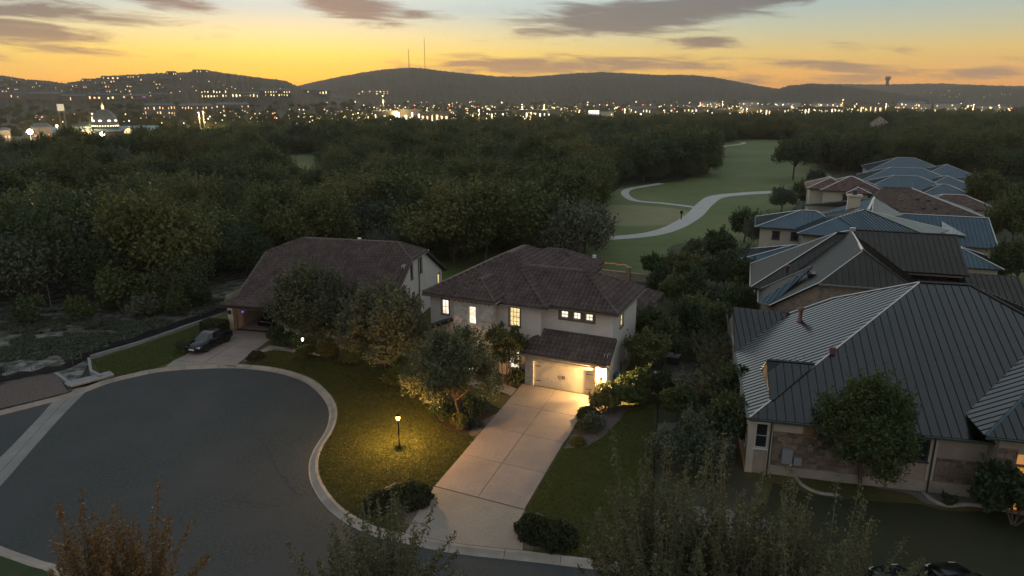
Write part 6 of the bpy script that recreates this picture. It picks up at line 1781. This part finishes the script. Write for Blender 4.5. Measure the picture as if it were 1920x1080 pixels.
rs = random.Random(9)
for i in range(46):
    x = rs.uniform(0, 345); y = rs.uniform(np.interp(x, [0, 120, 210, 345], [150, 163, 152, 146]), 180)
    hill_house(x, y, rs.uniform(7, 15), rs.uniform(4, 7), hl(x, y, i), 'town_warm', 1, 2, .42, group='hillside houses with lit windows', name='hill_house')
for x, y, w, h, l in [(212, 149, 44, 7, 'long lit villa on the left hill crest'), (322, 141, 20, 8, 'blocky villa on the skyline of the left hill'), (376, 136, 30, 6, 'lit villa at the top of the left hill'), (250, 146, 24, 5, 'low lit villa beside the long crest villa'), (165, 152, 24, 5, 'small lit villa lower on the crest')]:
    hill_house(x, y, w, h, l, 'town_warm', 1, 5, .6)
town(700, 745, 226, 208, 'white lit store left of the bright floodlight', None, lit='town_white', rows=1, cols=5, fill=.8, roofh=.05, D=640); town(742, 792, 226, 205, 'wide store with a glaring lit front', None, lit='town_white', rows=1, cols=4, fill=1, roofh=.05, D=650); town(788, 842, 228, 210, 'yellow lit store at the right end of the shops', None, lit='town_yellow', rows=1, cols=6, fill=.9, roofh=.05, D=640)
town(912, 960, 224, 208, 'lit shop front left of the filling station', None, lit='town_white', rows=1, cols=7, fill=.7, roofh=.05, D=720); town(975, 1050, 224, 206, 'filling station with a bright canopy edge', None, lit='town_white', rows=1, cols=9, fill=.9, roofh=.05, D=720); town(1125, 1150, 221, 209, 'plain white building beside the glowing screen', None, wallm='white_concrete', roofh=.05, D=760)
town(1180, 1232, 222, 200, 'cluster of lit buildings behind the cyan light', None, lit='town_yellow', rows=2, cols=9, fill=.5, D=820); town(1280, 1330, 216, 200, 'lit beige block left of the bright sales lot', None, lit='town_yellow', rows=2, cols=7, fill=.5, D=900); town(1335, 1392, 218, 205, 'bright sales lot pavilion', None, lit='town_white', rows=1, cols=6, fill=1, roofh=.05, D=880)
town(1400, 1480, 214, 198, 'row of lit storefronts centre right', None, lit='town_yellow', rows=1, cols=14, fill=.6, D=900); town(1495, 1582, 210, 200, 'long brightly lit storefront row', None, lit='town_white', rows=1, cols=14, fill=.8, roofh=.05, D=1000); town(1610, 1655, 206, 195, 'yellow lit shop with red roof edge', None, lit='town_yellow', rows=1, cols=5, fill=1, roofh=.05, D=1050)
for i, (a, b, t) in enumerate([(1310, 1345, 187), (1385, 1420, 188), (1450, 1500, 190), (1520, 1580, 191), (1680, 1735, 190), (1715, 1745, 192), (1750, 1800, 191), (1830, 1890, 197)]):
    town(a, b, 205, t, f'beige block number {i} of the long pale row on the right' if False else ['pale block under the dip of the far ridge', 'pale block right of the bright pavilion', 'wide pale block above the storefronts', 'low pale block under the small hill', 'beige flats with a lit stair', 'beige flats behind the lit stair', 'long beige block toward the right', 'rightmost low lit block'][i], 'pale far blocks on the right', 'stucco_cream', lit='town_yellow', rows=3, cols=8, fill=.22, D=1350, dep=25)
# billboard and bright screen
def sign(px0, px1, pyt, pyb, D, m, label, zleg, nm='billboard'):
    a, b = AT(px0, pyb, D), AT(px1, pyb, D); zt = AT(px0, pyt, D).z; o = empty(nm, (a.x, a.y, 0), math.atan2(b.y - a.y, b.x - a.x)); tag(o, label, 'sign'); L_ = (b - a).length
    mb = MB(); mb.box(0, L_, 0, .5, a.z, zt); mb.obj('panel', m, o); mb = MB(); mb.box(-.15, L_ + .15, .5, .9, a.z - .2, zt + .2); mb.obj('frame', 'mast_steel', o)
    for x in (L_ * .15, L_ * .85): mb = MB(); mb.tube([(x, .7, -.2), (x, .7, a.z)], .3, 6); mb.obj('leg', 'mast_steel', o)


sign(108, 121, 195, 208, 470, 'town_sign', 'pale billboard on two tall legs above the trees at left', 0); sign(1103, 1123, 207, 221, 720, 'town_screen', 'glowing white screen sign in the middle of the town', 0)


# masts, control tower, street lights, flood lights
def mast(px, pyb, pyt, label, w):
    p = on_hill(px, pyb, HILLS[1]); D = math.hypot(p.x, p.y); H = AT(px, pyt, D).z - p.z; o = empty('radio_mast', p); tag(o, label, 'mast', 'radio masts on the hill'); mb = MB()
    for k in range(3): t = k * 2.094; mb.tube([(math.cos(t) * w, math.sin(t) * w, -3), (math.cos(t) * w * .45, math.sin(t) * w * .45, H * .92)], .35, 4)
    n = 16
    for i in range(n):
        for k in range(3):
            t, t2 = k * 2.094, (k + 1) * 2.094; f0, f1 = 1 - .55 * i / n, 1 - .55 * (i + 1) / n
            mb.tube([(math.cos(t) * w * f0, math.sin(t) * w * f0, H * .92 * i / n), (math.cos(t2) * w * f1, math.sin(t2) * w * f1, H * .92 * (i + 1) / n)], .16, 3)
    stuff(mb.obj('lattice', 'mast_steel', o)); mb = MB(); mb.tube([(0, 0, H * .9), (0, 0, H)], .4, 5); mb.obj('aerial', 'mast_steel', o)


mast(767, 128, 90, 'shorter thicker lattice mast on the hill top', 2.2); mast(797, 131, 68, 'taller thin lattice mast right of the thick one', 1.0)
p = on_hill(1663, 160, HILLS[3]); o = empty('control_tower', p); tag(o, 'dark tower with red lights on the far ridge', 'tower'); k = math.hypot(p.x, p.y) / 1300
mb = MB(); mb.lathe([(2.6 * k, -10), (2.2 * k, 7 * k), (2.8 * k, 8 * k), (4.6 * k, 10.5 * k), (4.6 * k, 13 * k), (3.5 * k, 13.6 * k), (0, 13.8 * k)], 14); mb.obj('shaft', 'iron', o)
mb = MB()
for t in np.linspace(0, 6.28, 9)[:-1]: mb.lathe([(0, -.5 * k), (.55 * k, 0), (0, .5 * k)], 6, 0, (math.cos(t) * 4.7 * k, math.sin(t) * 4.7 * k, 11.8 * k))
stuff(mb.obj('red_lights', 'town_red', o))


def street_light(px, pyb, pyt, D, label, m='town_white', r=.55):
    a = AT(px, pyb, D); zt = AT(px, pyt, D).z; o = empty('street_light', (a.x, a.y, 0)); tag(o, label, 'street light', 'tall street lights in the town'); mb = MB(); mb.tube([(0, 0, -.2), (0, 0, zt)], [.22, .12], 5); mb.obj('pole', 'mast_steel', o)
    mb = MB(); mb.lathe([(0, -r), (r, 0), (0, r * .6)], 8, 0, (0, -.3, zt)); mb.obj('lamp_head', m, o)
    lamp_light((a.x, a.y - 1.5, zt * .8), 22000, (1, .74, .30), .4)


for x, yb, yt, D, l in [(384, 240, 209, 480, 'tall light pole among the trees right of the domed hall'), (376, 240, 211, 480, 'unlit twin of the tall pole right of the domed hall'), (178, 245, 213, 480, 'light pole beside the dome'), (898, 230, 206, 600, 'light pole left of the shop fronts'), (979, 222, 196, 740, 'light pole cluster over the filling station'), (1020, 222, 197, 740, 'light pole at the filling station right end'), (720, 225, 180, 660, 'thin tall pole above the stores'), (745, 225, 208, 640, 'light pole before the stores'), (1086, 220, 207, 760, 'light pole left of the glowing screen'),
                        (1171, 222, 205, 760, 'light pole left of the cyan light'), (1353, 218, 190, 880, 'tall pole over the bright pavilion'), (1399, 214, 203, 880, 'street light right of the pavilion'), (1578, 208, 187, 1000, 'tall light over the storefront row'), (1823, 212, 196, 900, 'street light with bent arm toward the right'), (1660, 208, 195, 950, 'street light beside the yellow shop')]:
    street_light(x, yb, yt, D, l)


def flood(px, py, D, r, m, label):
    a = AT(px, py, D); o = empty('flood_light', (a.x, a.y, 0)); tag(o, label, 'light'); mb = MB(); mb.tube([(0, 0, -.2), (0, 0, a.z)], .15, 5); mb.obj('pole', 'mast_steel', o); mb = MB(); mb.lathe([(0, -r), (r * .7, -r * .7), (r, 0), (r * .7, r * .7), (0, r)], 10, 0, (0, 0, a.z)); mb.obj('lamp_head', m, o)
    lamp_light((a.x, a.y - 2 * r, a.z + .3), 26000, (1, .78, .42) if m != 'town_cyan' else (.7, 1, .85), .5)


flood(56, 247, 440, 1.3, 'town_flood', 'glaring floodlight at the far left among red lights'); flood(192, 251, 440, 1.15, 'town_flood', 'glaring floodlight before the domed hall'); flood(752, 229, 600, 1.4, 'town_flood', 'glaring floodlight before the stores'); flood(1202, 215, 700, .9, 'town_cyan', 'cyan white light right of the glowing screen'); flood(107, 296 - 60, 430, .5, 'town_yellow', 'yellow lamp in the trees below the billboard')
town(60, 98, 250, 232, 'pale canopy with red edge light beside the left floodlight', None, lit='town_red', rows=1, cols=3, fill=1, roofh=.3, D=450, wz=.2); town(0, 20, 252, 240, 'red lit kiosk at the far left edge', None, lit='town_red', rows=1, cols=3, fill=.8, D=450, wz=.25)
# purple roof edge light of the bar
p = on_hill(270, 183, HH); D = math.hypot(p.x, p.y); town(250, 290, 183, 180.5, 'low building with a purple neon edge at the hill foot', None, lit='town_purple', rows=1, cols=1, fill=1, roofh=.05, base=1, D=D - 30, wz=.9)

# the uncounted small lights of the town, each a little lamp on the ground or hill: one mass
def town_lights():
    rs_ = random.Random(21); mb = MB()
    def lamp(p, r, mi): mb.lathe([(0, -r), (r, 0), (0, r)], 6, mi, p)
    bands = [(0, 480, 190, 232, 50, 0), (380, 560, 200, 232, 60, 0), (560, 860, 196, 232, 190, 0), (860, 1060, 198, 226, 120, 0), (1060, 1300, 196, 218, 70, 0), (1280, 1600, 194, 215, 190, 0), (1600, 1900, 194, 210, 60, 0), (600, 1300, 190, 200, 36, 0)]
    for x0, x1, y0, y1, n, _ in bands:
        for i in range(n):
            px, py = rs_.uniform(x0, x1), rs_.uniform(y0, y1); D = min(gD(py) * .75, 1250); a = AT(px, py, D)
            lamp((a.x, a.y, max(a.z, rs_.uniform(4, 11))), D / 1280 * rs_.choice((.5, .7, .9, 1.35)), rs_.choice((0, 0, 0, 1, 1, 2, 2, 3)) if i % 17 else 4)
    for i in range(44):
        x = rs_.uniform(0, 545); y = rs_.uniform(np.interp(x, [0, 120, 210, 345, 545], [150, 163, 152, 150, 172]), 188); p = on_hill(x, y, HH); lamp((p.x, p.y, p.z + 4), rs_.choice((.5, .7, .9)), rs_.choice((0, 0, 1, 5)))
    for i in range(14):
        p = on_hill(rs_.uniform(1720, 1900), rs_.uniform(172, 185), HILLS[4]); lamp((p.x, p.y, p.z + 4), 1.0, 0)
    stuff(mb.obj('town_lights', ['town_warm', 'town_yellow', 'town_yellow', 'town_white', 'town_red', 'town_warm']))


town_lights()
